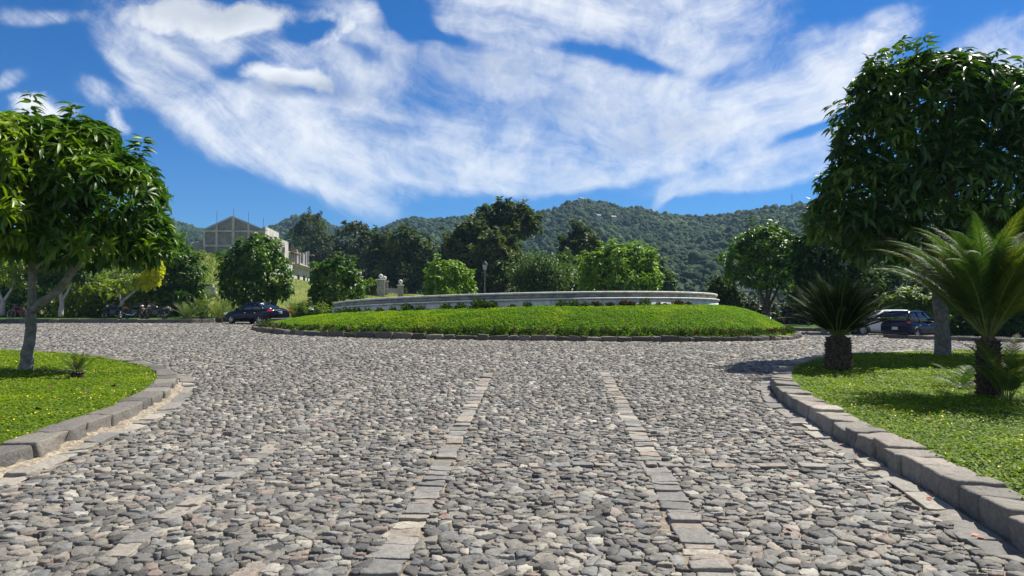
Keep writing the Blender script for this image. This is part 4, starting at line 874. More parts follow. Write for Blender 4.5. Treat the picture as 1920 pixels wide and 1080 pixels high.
# ---- forested hills ----
RIDGE = np.array([(-700, 380, 900), (-200, 395, 900), (0, 430, 850), (200, 420, 850), (300, 406, 800), (345, 420, 800), (385, 431, 800), (440, 436, 850), (500, 428, 900), (528, 416, 900), (550, 405, 900), (575, 401, 900), (600, 408, 900), (625, 425, 900), (660, 421, 950), (700, 432, 950), (722, 424, 800), (745, 412, 780), (770, 407, 780), (830, 408, 760), (880, 405, 750), (950, 410, 740), (1005, 398, 720), (1035, 393, 700), (1060, 382, 690), (1090, 374, 690), (1130, 378, 690), (1165, 388, 690), (1200, 389, 680), (1232, 399, 670), (1300, 406, 650), (1350, 403, 640), (1400, 396, 620), (1450, 390, 600), (1500, 381, 590), (1560, 384, 580), (1700, 376, 560), (1920, 370, 560), (2600, 380, 600)], float)
RU = (RIDGE[:, 0] - 960) / F; RE = (HOR - RIDGE[:, 1]) / F; RD = np.minimum(RIDGE[:, 2], 800)
YB = 190.0
def hill_pt(u, t):
    D = np.interp(u, RU, RD); e = np.interp(u, RU, RE); zr = EYE + (e - .0035) * D; tt = np.clip(t, 0, 1)
    Y = YB + (D - YB) * t; el = tt ** .72; sp = fbm(u * 9 + t * 2.0, t * 3.5, 31, 4) - .5; el = el + sp * .34 * np.sin(np.pi * tt)
    z0 = -6.0; z = z0 + (EYE + (zr - EYE) / D * el * Y - z0) * np.minimum(1, tt * 6 + .0)
    z = np.where(t > 1, zr - (t - 1) * 260, z); return u * Y, Y, z
us = np.linspace(-1.3, 1.2, 420); ts = np.concatenate([np.linspace(0, 1, 110), [1.05, 1.14]]); U_, T_ = np.meshgrid(us, ts); X, Y, Z = hill_pt(U_, T_)
V = np.stack([X, Y, Z], -1).reshape(-1, 3); nx = len(us); i = (np.arange(nx - 1)[None] + nx * np.arange(len(ts) - 1)[:, None]).ravel()
def hill_mat():
    m, N = new_mat('hill forest'); g = N.n('ShaderNodeNewGeometry'); p = g.outputs['Position']
    c = ramp(N, g.outputs['Random Per Island'], [(0, (.009, .024, .010)), (.5, (.017, .040, .014)), (.85, (.028, .056, .018)), (1, (.055, .09, .028))])
    f = N.noise(p, .35, 5, .7); big = N.noise(p, .012, 3, .5)
    c = N.mix(N.smooth(big, .56, .72, 0, .7), c, (.085, .135, .04, 1)); vs = N.n('ShaderNodeVectorMath', operation='SCALE'); N.t.links.new(c, vs.inputs[0]); N.t.links.new(N.math('ADD', N.math('MULTIPLY', f, 1.5), .35), vs.inputs['Scale'])
    N.t.links.new(pbsdf(N, vs.outputs[0], .9, 0, .15, f, 1.0, 1.5), N.out.inputs[0]); return m
M['hill'] = hill_mat()
tag(mesh_np('hills', V, np.stack([i, i + 1, i + nx + 1, i + nx], 1), M['hill'], smooth=True), kind='structure')
def crowns_on_hills():
    r = np.random.default_rng(77); bm = bmesh.new(); bmesh.ops.create_icosphere(bm, subdivisions=2, radius=1.0)
    V0 = np.array([v.co[:] for v in bm.verts]); F0 = np.array([[v.index for v in f.verts] for f in bm.faces]); bm.free(); F0 = F0[V0[F0].mean(1)[:, 2] > -.35]
    n = 52000; u = r.uniform(-.62, .62, n); t = np.clip(r.beta(1.5, 1.0, n), 0, 1); t[:3000] = r.uniform(.985, 1.02, 3000)
    clear = fbm(u * 30, t * 22, 55, 3); keep = (clear < .62) | (r.random(n) < .3) | (t > .97); u, t = u[keep], t[keep]; n = len(u); X, Y, Z = hill_pt(u, t)
    s = r.lognormal(0, .34, n) * 1.65 * (Y / 700) ** .55; s = np.minimum(s, 3.4); s[t > .985] *= .8
    AV = np.empty((n, len(V0), 3), np.float32)
    for k in range(16):
        idx = np.arange(n) % 16 == k; nz = 1 + .30 * (vn(V0[:, 0] * 2.1 + k * 9, V0[:, 1] * 2.1 + V0[:, 2] * 3, k) - .5) * 2; W = V0 * nz[:, None] * [1, 1, .85 + .35 * (k % 3)]
        a = r.uniform(0, 6.28, idx.sum()); ca, sa = np.cos(a), np.sin(a); sx = s[idx]
        AV[idx] = np.stack([(W[None, :, 0] * ca[:, None] - W[None, :, 1] * sa[:, None]) * sx[:, None] + X[idx][:, None], (W[None, :, 0] * sa[:, None] + W[None, :, 1] * ca[:, None]) * sx[:, None] + Y[idx][:, None], W[None, :, 2] * sx[:, None] + (Z[idx] + sx * .35)[:, None]], -1)
    Fs = (F0[None] + (np.arange(n) * len(V0))[:, None, None]).reshape(-1, 3)
    tag(mesh_np('hill_forest', AV.reshape(-1, 3), Fs, M['hill']), kind='stuff')
crowns_on_hills()
def hill_house(label, px, py, t, w):
    u = (px - 960) / F; ts_ = np.linspace(.1, 1, 200); X, Y, Z = hill_pt(np.full(200, u), ts_); row = HOR - (Z - EYE) / Y * F; k = int(np.argmin(np.abs(row - py))); e = empty('hillside_house', (X[k], Y[k], Z[k] + 2.2), .2, label, 'house')
    MB().box((0, 0, 1.2), (w, 5, 3)).build('wall', M['ball'], e)
    MB().add([(-w / 2 - .4, -3, 3.2), (w / 2 + .4, -3, 3.2), (w / 2 + .4, 0, 4.6), (-w / 2 - .4, 0, 4.6), (w / 2 + .4, 3, 3.2), (-w / 2 - .4, 3, 3.2)], [(0, 1, 2, 3), (3, 2, 4, 5)]).build('roof', M['roofgrey'], e)
    for fx in (.2, -.25): MB().box((w * fx, -2.52, 1.2), (w * .16, .06, 1.6)).build('window', M['darkglass'], e)
M['roofgrey'] = noisy('zinc roof', (.13, .125, .12), (.2, .19, .18), .8, .6, 0)
def plain(name, c, rough=.5, metal=0.0, spec=.5, coat=0.0):
    m, N = new_mat(name); N.t.links.new(pbsdf(N, (*c, 1), rough, metal, spec, coat=coat), N.out.inputs[0]); return m
M['darkglass'] = plain('dark glass', (.012, .015, .018), .06, 0, .8)
M['ball'] = noisy('pale cast ball', (.42, .40, .36), (.6, .57, .52), 3, .8, .2)
hill_house('tiny white house on the hillside under the highest summit', 1122, 418, 0, 2.6)
hill_house('tiny pale house just below the bushes on the highest summit', 1090, 384, 0, 3.5)
hill_house('tiny pale roofed house low on the hillside behind the right end of the fountain', 1398, 558, 0, 4)
hill_house('tiny long pale house in the clearing right of the tiny white house', 1150, 421, 0, 3.0)
p = px2(1486, 385, 575); mm = MB(); mm.tube([(0, 0, -3), (0, 0, 9)], .18, 5).box((0, 0, 6), (1.6, .12, .12)).box((0, 0, 7.5), (1.1, .12, .12)); o = mm.build('radio_mast', M['roofgrey']); o.location = p; tag(o, 'thin radio mast standing on the right ridge', 'mast')

# ---- unfinished block building ----
def block_mat(name, c1, c2, mort, sc):
    m, N = new_mat(name); tc = N.n('ShaderNodeTexCoord').outputs['Object']; sp = N.n('ShaderNodeSeparateXYZ'); N.t.links.new(tc, sp.inputs[0]); cb = N.n('ShaderNodeCombineXYZ')
    N.t.links.new(N.math('ADD', sp.outputs[0], sp.outputs[1]), cb.inputs[0]); N.t.links.new(sp.outputs[2], cb.inputs[1])
    br = N.n('ShaderNodeTexBrick'); N.t.links.new(cb.outputs[0], br.inputs['Vector']); br.inputs['Scale'].default_value = 1; br.inputs['Brick Width'].default_value = .4; br.inputs['Row Height'].default_value = .2; br.inputs['Mortar Size'].default_value = .012
    br.inputs['Color1'].default_value = (*c1, 1); br.inputs['Color2'].default_value = (*c2, 1); br.inputs['Mortar'].default_value = (*mort, 1)
    f = N.noise(tc, .7, 5, .65); vs = N.n('ShaderNodeVectorMath', operation='SCALE'); N.t.links.new(br.outputs[0], vs.inputs[0]); N.t.links.new(N.math('ADD', N.math('MULTIPLY', f, 1.1), .45), vs.inputs['Scale'])
    N.t.links.new(pbsdf(N, vs.outputs[0], .95, 0, .1), N.out.inputs[0]); return m
M['block'] = block_mat('concrete block', (.20, .197, .19), (.28, .275, .265), (.15, .148, .142), 1)
M['column'] = noisy('cast concrete', (.31, .30, .28), (.45, .44, .41), 1.2, .9, .3)
M['plaster'] = noisy('weathered plaster', (.32, .31, .29), (.50, .485, .45), .6, .9, .3)
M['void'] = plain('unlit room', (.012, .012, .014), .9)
M['wood'] = noisy('formwork timber', (.14, .09, .06), (.24, .16, .10), 3, .9, .2)
M['rust'] = noisy('rusty bar', (.12, .05, .03), (.2, .09, .05), 6, .9, .2)
C0 = px2(497, 470, 115); bz = 4.0
bl = empty('unfinished_building', (C0.x, C0.y, bz), math.atan2(.99, -.12) - math.pi / 2, 'unfinished grey concrete block building with gable wall on the grassy bank', 'building')
# local frame: +y runs away along the side wall, -x runs left along the gable; z above bz
Hm = 8.85; GX = -9.15
def prism(poly, y0, y1):
    n = len(poly); V = [(a, y0, b) for a, b in poly] + [(a, y1, b) for a, b in poly]; return V, [tuple(range(n)), tuple(range(2 * n - 1, n - 1, -1))] + [(i, (i + 1) % n, n + (i + 1) % n, n + i) for i in range(n)]
b = MB(); b.add(*prism([(GX, -2), (0, -2), (0, Hm - .6), (-4.9, Hm + 1.45), (GX, Hm - .6)], 0, .2)); b.build('gable_wall', M['block'], bl)
b = MB()
for x in (GX + .15, -7.2, -4.75, -2.5, -.14): b.box((x, -.03, (Hm + (-.6 if x in (GX + .15, -.14) else .3 if x != -4.75 else 1.5)) / 2 - 1), (.3 if x != -4.75 else .42, .3, Hm + (-.6 if x in (GX + .15, -.14) else .35 if x != -4.75 else 1.6) + 2))
b.build('columns', M['column'], bl)
b = MB()
for z in (Hm - .75, Hm - 3.0): b.box(((GX) / 2, -.045, z), (-GX - .6, .26, .26))
b.build('ring_beams', M['column'], bl)
b = MB(); b.add(*prism([(GX - .3, Hm - .70), (-4.9, Hm + 1.5), (.3, Hm - .70), (.3, Hm - .58), (-4.9, Hm + 1.64), (GX - .3, Hm - .58)], -.12, .05)); b.build('gable_coping', M['column'], bl)
for x in (-7.2, -4.75, -2.5, -.3):
    b = MB(); b.tube([(x, 0, Hm), (x, 0, Hm + (2.3 if x != -.3 else 1.4) + (.4 if x == -4.75 else 0))], .035, 4); b.build('rebar', M['rust'], bl)
# side wall (faces +x): built in panels with openings
def wall_panel(y0, y1, z0, z1, openings, mat='plaster', name='side_wall', x=0.0, th=.22):
    b = MB(); ops = sorted(openings); y = y0
    for (a, c, lo, hi) in ops:
        if a > y: b.box((x - th / 2, (y + a) / 2, (z0 + z1) / 2), (th, a - y, z1 - z0))
        if lo > z0: b.box((x - th / 2, (a + c) / 2, (z0 + lo) / 2), (th, c - a, lo - z0))
        if hi < z1: b.box((x - th / 2, (a + c) / 2, (z1 + hi) / 2), (th, c - a, z1 - hi))
        y = c
    if y < y1: b.box((x - th / 2, (y + y1) / 2, (z0 + z1) / 2), (th, y1 - y, z1 - z0))
    b.build(name, M[mat], bl)
def void(y0, y1, z0, z1, x=-.9): MB().box((x, (y0 + y1) / 2, (z0 + z1) / 2), (.1, y1 - y0 + 1.2, z1 - z0 + 1)).build('dark_backing', M['void'], bl)  # near-black panel behind an opening, the room's darkness put into its colour
wall_panel(.2, 11, 4.2, 8.9, [(3.2, 5.0, 5.5, 7.6), (7.0, 9.4, 4.8, 8.0)])
wall_panel(11, 20, 4.2, 8.0, [(13.6, 16.4, 4.2, 6.8)])
wall_panel(20, 27, 4.2, 6.4, [(22, 24, 4.2, 6.0)])
wall_panel(.2, 27, -2, 4.0, [(19, 21, 0, 2.4)])
void(3.2, 5, 5.5, 7.6); void(7, 9.4, 4.8, 8.0); void(13.6, 16.4, 4.4, 7.2); void(19, 21, 0, 2.4)
b = MB()
n = 12
arch = [(15 + 1.4 * math.cos(math.pi * k / n), 6.0 + 1.4 * math.sin(math.pi * k / n)) for k in range(n + 1)]
V = [(.06, y, z) for y, z in arch] + [(.06, 15 + (y - 15) * 1.25, 6.0 + (z - 6.0) * 1.25) for y, z in arch] ; b.add(V, [(k, k + 1, n + 2 + k, n + 1 + k) for k in range(n)]); b.build('arch_band', M['column'], bl)
# main roof slab remains, rear wing with cornice
wall_panel(27, 46, -2, 3.9, [(30, 33, 0, 2.5), (37, 40, 0, 2.6), (42.3, 43.9, .2, 2.4)], 'plaster', 'wing_wall')
for q in ((30, 33, 0, 2.5), (37, 40, 0, 2.6), (42.3, 43.9, .2, 2.4)): void(*q)
b = MB(); b.box((-3.5, 46, 1), (7, .24, 6)); b.build('rear_wall', M['plaster'], bl)
b = MB(); b.box((.15, 36, 4.05), (1.5, 22, .26)).box((.35, 36, 4.28), (1.9, 22.4, .2)).box((.0, 36, 3.82), (.7, 21.6, .2)); b.build('cornice', M['column'], bl)
b = MB(); b.box((-.35, 36, 3.55), (.5, 21, .34)); b.build('eave_soffit', M['rust'], bl)
for y0, z1 in ((27, 6.6), (30.5, 7.4), (34, 7.0), (38, 7.2), (42, 7.6), (45.4, 8.0)):
    b = MB(); b.box((-.25, y0, (4.3 + z1) / 2), (.4, .45, z1 - 4.3), bev=.02); b.build('column', M['column'], bl)
wall_panel(30.7, 41.8, 4.38, 7.0, [(35, 37.6, 5.0, 7.0)], 'block', 'upper_wall', -.2)
b = MB(); b.box((-4, 41, 5.7), (8, .2, 2.8)); b.build('cross_wall', M['block'], bl)
for y0, l in ((21, 3.6), (23, 3.2), (25.5, 3.0), (29, 2.8)):
    b = MB(); b.tube([(.5, y0, 4.4), (.3, y0 + .8, 4.4 + l)], .09, 5); b.build('scaffold_pole', M['wood'], bl)
b = MB(); b.box((.5, 25, 6.2), (1.0, 9, .1)).box((.5, 45.5, 7.2), (.8, 3.2, .14)); b.build('scaffold_plank', M['wood'], bl)
b = MB(); b.box((-4.6, 23, 3.95), (9, 46, .22)); b.build('floor_slab', M['column'], bl)
b = MB(); b.box((-4.0, 6, 6.3), (.2, 11, 4)); b.box((-4.6, 20, 6.0), (9, .2, 3.6)); b.build('inner_wall', M['block'], bl)
# perimeter wall left of the building
w0, w1 = px2(300, 475, 117), px2(386, 475, 114.5); ln = (w1 - w0).length; az = math.atan2(w1.y - w0.y, w1.x - w0.x)
pw = empty('perimeter_wall', (w0.x, w0.y, 8.4), az, 'low grey block wall running left from the unfinished building', 'wall')
MB().box((ln / 2, 0, .6), (ln, .18, 2.8)).build('wall', M['block'], pw)
for k in range(4): MB().box((ln * (k + .5) / 3.6, -.03, .65), (.3, .3, 2.9)).build('post', M['column'], pw)
# stacked slabs on the bank
st = empty('slab_stack', at(388, 74, 0), .3, 'stack of grey stone slabs lying on the grassy bank left of the round mango tree', 'stack')
b = MB()
for k in range(6): b.box((random.uniform(-.2, .2), 0, .12 + k * .2), (2.0 - .15 * k, .9, .13), random.uniform(-.1, .1), .02)
o = b.build('slab', M['column'], st)

M['pillar'] = noisy('weathered pillar render', (.22, .20, .17), (.36, .33, .28), 3, .9, .3); M['ball'] = noisy('pale cast ball', (.42, .40, .36), (.6, .57, .52), 3, .8, .2)
def pillar(label, px, pyb, Y, h, w=.9):
    p = px2(px, pyb, Y); e = empty('gate_pillar', p, .15, label, 'pillar', 'ball topped pillars on the meadow')
    b = MB(); b.box((0, 0, h / 2 - .6), (w, w, h + 1.2), bev=.03); b.build('shaft', M['pillar'], e)
    MB().box((0, 0, h + .06), (w + .2, w + .2, .14), bev=.03).build('cap', M['ball'], e)
    b = MB(); prof = [(.001, h + .14)] + [(.12, h + .15), (.1, h + .25)] + [(.28 * math.sin(math.pi * k / 10), h + .5 - .28 * math.cos(math.pi * k / 10)) for k in range(2, 11)]; b.lathe(prof, n=18); b.build('ball', M['ball'], e, smooth=True)
pillar('tallest ball topped pillar, left of the three on the meadow', 714, 549, 92, 1.55); pillar('ball topped pillar half hidden just behind the tallest one', 721, 546, 97, 1.2)
pillar('short ball topped pillar standing alone on the right', 751, 549, 92, .85, .7); pillar('ball topped pillar beside the right edge of the large round shrub', 674, 545, 95, 1.7, .7); pillar('small ball topped pillar half hidden in the meadow bushes', 687, 549, 99, .4, .6)
p = px2(733, 549, 92.6); e = empty('low_wall', p, .05, 'low pale wall linking the ball topped pillars', 'wall'); MB().box((0, 0, .2), (2.1, .3, .5), bev=.02).build('wall', M['plaster'], e); MB().box((0, 0, .49), (2.1, .42, .08)).build('coping', M['white'], e)
px_tree('shrub', 'low bush left of the tallest ball topped pillar', 'shrub', 695, 94, [(694, 545, 13, 11), (704, 548, 9, 8)], 900, .4, 'shrub', 75, trunk=(.3, .05))
# ---- street lamp ----
p = at(909, 54); e = empty('street_lamp', p, 0, 'black street lamp with lantern head behind the fountain wall', 'street lamp')
M['black'] = plain('black paint', (.02, .02, .022), .4); M['lampglass'] = plain('lamp glass', (.2, .21, .22), .2, 0, .6)
b = MB(); b.lathe([(.16, 0), (.16, .15), (.1, .25), (.09, .9), (.05, 1.0), (.035, 3.55), (.06, 3.6), (.04, 3.7)], n=12); b.build('post', M['greypost'] if 'greypost' in M else plain('grey paint', (.09, .09, .088), .5), e, smooth=True)
b = MB(); b.lathe([(.10, 3.7), (.19, 4.1), (.19, 4.12)], n=6); b.build('lantern', M['lampglass'], e)
b = MB(); b.lathe([(.24, 4.12), (.20, 4.2), (.10, 4.32), (.03, 4.38), (.03, 4.45), (.005, 4.5)], n=6); b.lathe([(.04, 3.66), (.12, 3.7), (.12, 3.73)], n=6); b.build('lantern_cap', M['black'], e)

# ---- vehicles ----
def paint(name, c, rough=.16): return plain(name, c, rough, 0.0, .2, .08)
M['navy'] = paint('dark blue paint', (.003, .005, .014)); M['navysuv'] = paint('blue paint', (.003, .006, .026)); M['carwhite'] = paint('white paint', (.72, .74, .75)); M['tyre'] = plain('tyre rubber', (.02, .02, .02), .85)
M['alloy'] = plain('alloy', (.5, .5, .52), .3, .8); M['taillight'] = plain('red lens', (.55, .015, .02), .15); M['chrome'] = plain('chrome', (.7, .7, .7), .15, 1.0); M['plate'] = plain('number plate', (.65, .68, .7), .5); M['lens'] = plain('clear lens', (.6, .6, .6), .1, .3)
M['trim'] = plain('dark trim', (.02, .02, .022), .6)
def car(label, cat, base, rz, paintm, L, W, H, stations, cabin, wheel_r, axles, group='parked cars', tail='sedan', rear_glass=True, plate=True):
    """stations: (x, half width, z low, z high); cabin: list of (z, x_rear, x_front, half width) from belt to roof. +x = front."""
    e = empty('parked_car', base, rz, label, cat, group); b = MB(); rings = []
    for x, hw, z0, z1 in stations:
        ring = []; zc = (z0 + z1) / 2
        for k in range(20):
            t = 2 * math.pi * k / 20; c, s = math.cos(t), math.sin(t); yy = math.copysign(abs(c) ** .38, c) * hw; zz = zc + math.copysign(abs(s) ** .55, s) * (z1 - z0) / 2
            if s > .3: yy *= 1 - .10 * (s - .3)
            ring.append((x, yy, zz))
        rings.append(ring)
    b.loft(rings); body = b.build('body', M[paintm], e, smooth=True)
    def plan(z, xr, xf, hw):
        p = []
        for k in range(24):
            t = 2 * math.pi * k / 24; c, s = math.cos(t), math.sin(t); p.append(((xr + xf) / 2 + math.copysign(abs(c) ** .35, c) * (xf - xr) / 2, math.copysign(abs(s) ** .4, s) * hw, z))
        return p
    b = MB(); b.loft([plan(*q) for q in cabin[:-1]]); b.build('windows', M['darkglass'], e, smooth=True)
    zr = cabin[-2]; zt = cabin[-1]; b = MB(); b.loft([plan(zr[0] - .005, zr[1] - .02, zr[2] + .02, zr[3] + .012), plan(zr[0] + .03, zr[1] + .0, zr[2] - .0, zr[3]), plan(*zt)]); b.build('roof', M[paintm], e, smooth=True)
    b = MB()
    c0, c1 = cabin[0], zr
    for sg in (-1, 1):
        for f in (0.0, .36, .70, 1.0):
            x0 = c0[1] + (c0[2] - c0[1]) * f; x1 = c1[1] + (c1[2] - c1[1]) * f; k = .90 if f in (0.0, 1.0) else 1.0
            b.tube([(x0 * (1) + (.06 if f == 0 else -.06 if f == 1 else 0), sg * c0[3] * k, c0[0] - .03), (x1 + (.03 if f == 0 else -.03 if f == 1 else 0), sg * c1[3] * (k + .02), c1[0] + .02)], [.06, .045] if f in (0.0, 1.0) else [.035, .03], 6)
    b.build('pillars', M[paintm], e, smooth=True)
    for ax in axles:
        for sg in (-1, 1):
            y = sg * (W / 2 - .10); w = MB(); w.lathe([(wheel_r * .6, -.10), (wheel_r * .93, -.10), (wheel_r, -.06), (wheel_r, .06), (wheel_r * .93, .10), (wheel_r * .6, .10)], (ax, y, wheel_r), 24, 'y', True); wo = w.build('wheel', M['tyre'], e, smooth=True)
            w = MB(); w.lathe([(.001, .07), (wheel_r * .2, .085), (wheel_r * .55, .06), (wheel_r * .63, .095)], (ax, y, wheel_r), 20, 'y') if sg > 0 else w.lathe([(.001, -.07), (wheel_r * .2, -.085), (wheel_r * .55, -.06), (wheel_r * .63, -.095)], (ax, y, wheel_r), 20, 'y')
            for k in range(5):
                a = k * 2 * math.pi / 5; w.tube([(ax + .05 * math.cos(a), y + sg * .10, wheel_r + .05 * math.sin(a)), (ax + wheel_r * .6 * math.cos(a), y + sg * .09, wheel_r + wheel_r * .6 * math.sin(a))], .03, 5)
            w.build('rim', M['alloy'], wo)
            a_ = MB(); pts = [(ax + (wheel_r + .05) * math.cos(t), sg * (W / 2 - .012), wheel_r + (wheel_r + .05) * math.sin(t)) for t in np.linspace(-.2, math.pi + .2, 14)]; a_.tube(pts, .035, 6); a_.build('wheel_arch', M['trim'], e)
    xr = stations[0][0]; xf = stations[-1][0]; zb = stations[2][3]
    for sg in (-1, 1):
        b = MB(); b.box((xr + .14, sg * (W / 2 - .19), zb - .17), (.2, .30 if tail == 'sedan' else .16, .15 if tail == 'sedan' else .26), -sg * .25, .04); b.build('tail_light', M['taillight'], e)
        b = MB(); b.box((xf - .16, sg * (W / 2 - .22), .66), (.28, .36, .15), sg * .35, .04); b.build('headlight', M['lens'], e)
        b = MB(); b.box((cabin[0][2] - .55, sg * (W / 2 + .05), cabin[0][0] + .07), (.12, .2, .14), 0, .03); b.build('mirror', M[paintm], e)
        b = MB(); b.box((0, sg * (W / 2 + .003), cabin[0][0] - .18), (.16, .02, .03)).box((-.95, sg * (W / 2 + .003), cabin[0][0] - .18), (.16, .02, .03)); b.build('door_handle', M['chrome'], e)
    if plate: MB().box((xr + .015, 0, .62 if tail != 'sedan' else .78), (.03, .34, .16)).build('number_plate', M['plate'], e)
    MB().box((xr + .06, 0, .36), (.16, W - .3, .14), 0, .03).build('rear_bumper', M['trim'], e)
    if tail == 'sedan': MB().box((xr + .02, 0, zb - .13), (.05, .9, .05)).build('boot_trim', M['chrome'], e)
    return e
sed_st = [(-2.28, .70, .34, .84), (-2.20, .82, .26, .98), (-1.95, .87, .22, 1.04), (-1.3, .885, .20, 1.02), (-.3, .89, .19, .98), (.7, .885, .19, .96), (1.3, .88, .20, .93), (1.9, .84, .22, .82), (2.2, .72, .28, .68), (2.30, .55, .34, .56)]
sed_cab = [(.93, -1.72, 1.22, .80), (1.10, -1.40, .86, .75), (1.33, -.80, .28, .64), (1.43, -.55, .05, .52)]
q = at(481, 48.2); car('dark blue sedan parked left of the grassy mound with red tail lights showing', 'car', q, R(180 - 33), 'navy', 4.6, 1.76, 1.43, sed_st, sed_cab, .31, (1.42, -1.35))
suv_st = [(-1.98, .74, .36, .92), (-1.93, .84, .26, 1.02), (-1.6, .875, .22, 1.06), (-.8, .885, .20, 1.03), (.1, .885, .20, 1.0), (.9, .88, .20, .98), (1.4, .85, .22, .90), (1.85, .74, .28, .76), (1.98, .58, .34, .62)]
suv_cab = [(.98, -1.90, 1.12, .80), (1.2, -1.83, .78, .76), (1.50, -1.66, .25, .66), (1.60, -1.45, .0, .55)]
q = at(1712, 43.0); car('dark blue hatchback parked behind the trunk of the tall right tree', 'car', q, R(34), 'navysuv', 4.0, 1.76, 1.6, suv_st, suv_cab, .32, (1.25, -1.22), tail='hatch')
q = at(1655, 46.5); car('white car parked beyond the dark blue hatchback', 'car', q, R(172), 'carwhite', 4.6, 1.8, 1.6, [(a, b_, c, d_ + .04) for a, b_, c, d_ in sed_st], [(1.0, -1.9, 1.1, .82), (1.2, -1.75, .75, .77), (1.5, -1.5, .2, .68), (1.6, -1.3, 0, .55)], .33, (1.42, -1.35), tail='hatch')
M['orange'] = plain('orange fairing', (.6, .22, .02), .35); M['blackgloss'] = plain('black fairing', (.015, .015, .017), .25, 0, .6); M['engine'] = plain('engine metal', (.06, .06, .06), .5, .5); M['redpaint'] = plain('red frame', (.42, .03, .06), .35); M['greyplastic'] = plain('grey plastic', (.3, .3, .3), .5)
def motorcycle(label, base, rz, body='blackgloss', accent=None, group='parked motorcycles', lean=.12):
    e = empty('motorcycle', base, rz, label, 'motorcycle', group); e.rotation_euler[0] = lean
    for x in (-.66, .68):
        w = MB(); w.lathe([(.30 + .05 * math.cos(t), .055 * math.sin(t)) for t in np.linspace(0, 2 * math.pi, 9)[:-1]], (x, 0, .34), 24, 'y', True); wo = w.build('wheel', M['tyre'], e, smooth=True)
        w = MB(); w.lathe([(.04, -.05), (.04, .05), (.0, .05)], (x, 0, .34), 10, 'y')
        for k in range(6): a = k * math.pi / 3; w.tube([(x, 0, .34), (x + .27 * math.cos(a), 0, .34 + .27 * math.sin(a))], .012, 4)
        w.lathe([(.26, -.02), (.28, -.02), (.28, .02), (.26, .02)], (x, 0, .34), 20, 'y', True); w.build('rim', M['engine'], wo)
    b = MB()
    for sg in (-1, 1): b.tube([(.68, sg * .09, .34), (.50, sg * .08, .86)], .025, 6); b.tube([(-.66, sg * .08, .34), (-.1, sg * .08, .42)], .022, 6); b.tube([(-.62, sg * .1, .36), (-.45, sg * .1, .72)], .022, 6)
    b.build('fork', M['engine'], e)
    b = MB(); b.loft([[(x, yy * w, z + zz * h) for yy, zz in [(math.cos(t), math.sin(t)) for t in np.linspace(0, 2 * math.pi, 13)[:-1]]] for x, w, z, h in ((-.12, .10, .74, .06), (.0, .14, .80, .12), (.2, .16, .84, .14), (.38, .10, .82, .09))]); b.build('tank', M[body], e, smooth=True)
    b = MB(); b.loft([[(x, yy * w, z + zz * .05) for yy, zz in [(math.cos(t), math.sin(t)) for t in np.linspace(0, 2 * math.pi, 11)[:-1]]] for x, w, z in ((-.86, .06, .86), (-.7, .12, .82), (-.4, .14, .77), (-.1, .12, .76))]); b.build('seat', M['trim'], e, smooth=True)
    b = MB(); b.box((.03, 0, .46), (.52, .28, .42), 0, .06); b.box((-.3, 0, .62), (.36, .2, .18), 0, .05); b.lathe([(.09, -.12), (.11, 0), (.09, .12)], (.12, 0, .58), 10, 'y'); b.build('engine', M['engine'], e)
    b = MB(); b.tube([(.2, -.14, .4), (.0, -.16, .24), (-.5, -.17, .28), (-.85, -.18, .40)], [.025, .03, .045, .05], 8); b.build('exhaust', M['chrome'], e, smooth=True)
    b = MB(); b.tube([(.42, -.36, .98), (.5, -.14, 1.03), (.5, .14, 1.03), (.42, .36, .98)], .016, 6); b.tube([(.42, -.26, 1.0), (.44, -.3, 1.16)], .01, 5); b.tube([(.42, .26, 1.0), (.44, .3, 1.16)], .01, 5); b.box((.44, -.31, 1.19), (.03, .12, .07), 0, .01); b.box((.44, .31, 1.19), (.03, .12, .07), 0, .01); b.build('handlebar', M['trim'], e)
    b = MB(); b.lathe([(.001, .1), (.07, .09), (.085, 0), (.06, -.1)], (.60, 0, .88), 12, 'x'); b.build('headlight', M['lens'], e, smooth=True)
    b = MB(); pts = [(.68 + .38 * math.cos(t), 0, .34 + .38 * math.sin(t)) for t in np.linspace(.5, 2.4, 8)]; b.tube(pts, .06, 6, sq=.3); b.build('front_fender', M[accent or body], e)
    b = MB(); b.tube([(-.5, 0, .72), (-.8, 0, .80), (-1.02, 0, .74), (-1.1, 0, .55)], [.09, .08, .06, .04], 8); b.build('tail', M[accent or body], e, smooth=True)
    b = MB(); b.box((-1.06, 0, .8), (.05, .12, .06), 0, .01); b.build('tail_light', M['taillight'], e)
    b = MB(); b.tube([(.15, 0, .72), (.1, 0, .42), (-.3, 0, .40), (-.45, 0, .70)], .03, 6); b.build('frame', M['trim'], e)
    return e
KB = .26
def atb(px, Y, dz): q = at(px, Y); return (q[0], q[1], q[2] + dz)
motorcycle('black motorcycle half hidden by the yellow tree trunk, leftmost of the row', atb(212, 51.8, KB), R(165), lean=.2)
motorcycle('black motorcycle with orange front fender in the middle of the row', atb(252, 51.2, KB), R(-20), accent='orange', lean=-.1)
motorcycle('black motorcycle with grey tail at the right end of the row', atb(292, 50.6, KB), R(168), accent='greyplastic', lean=.15)
motorcycle('dark motorcycle parked alone right of the grassy mound under the thin limbed mango', at(1443, 47.5), R(120), lean=.12, group=None)
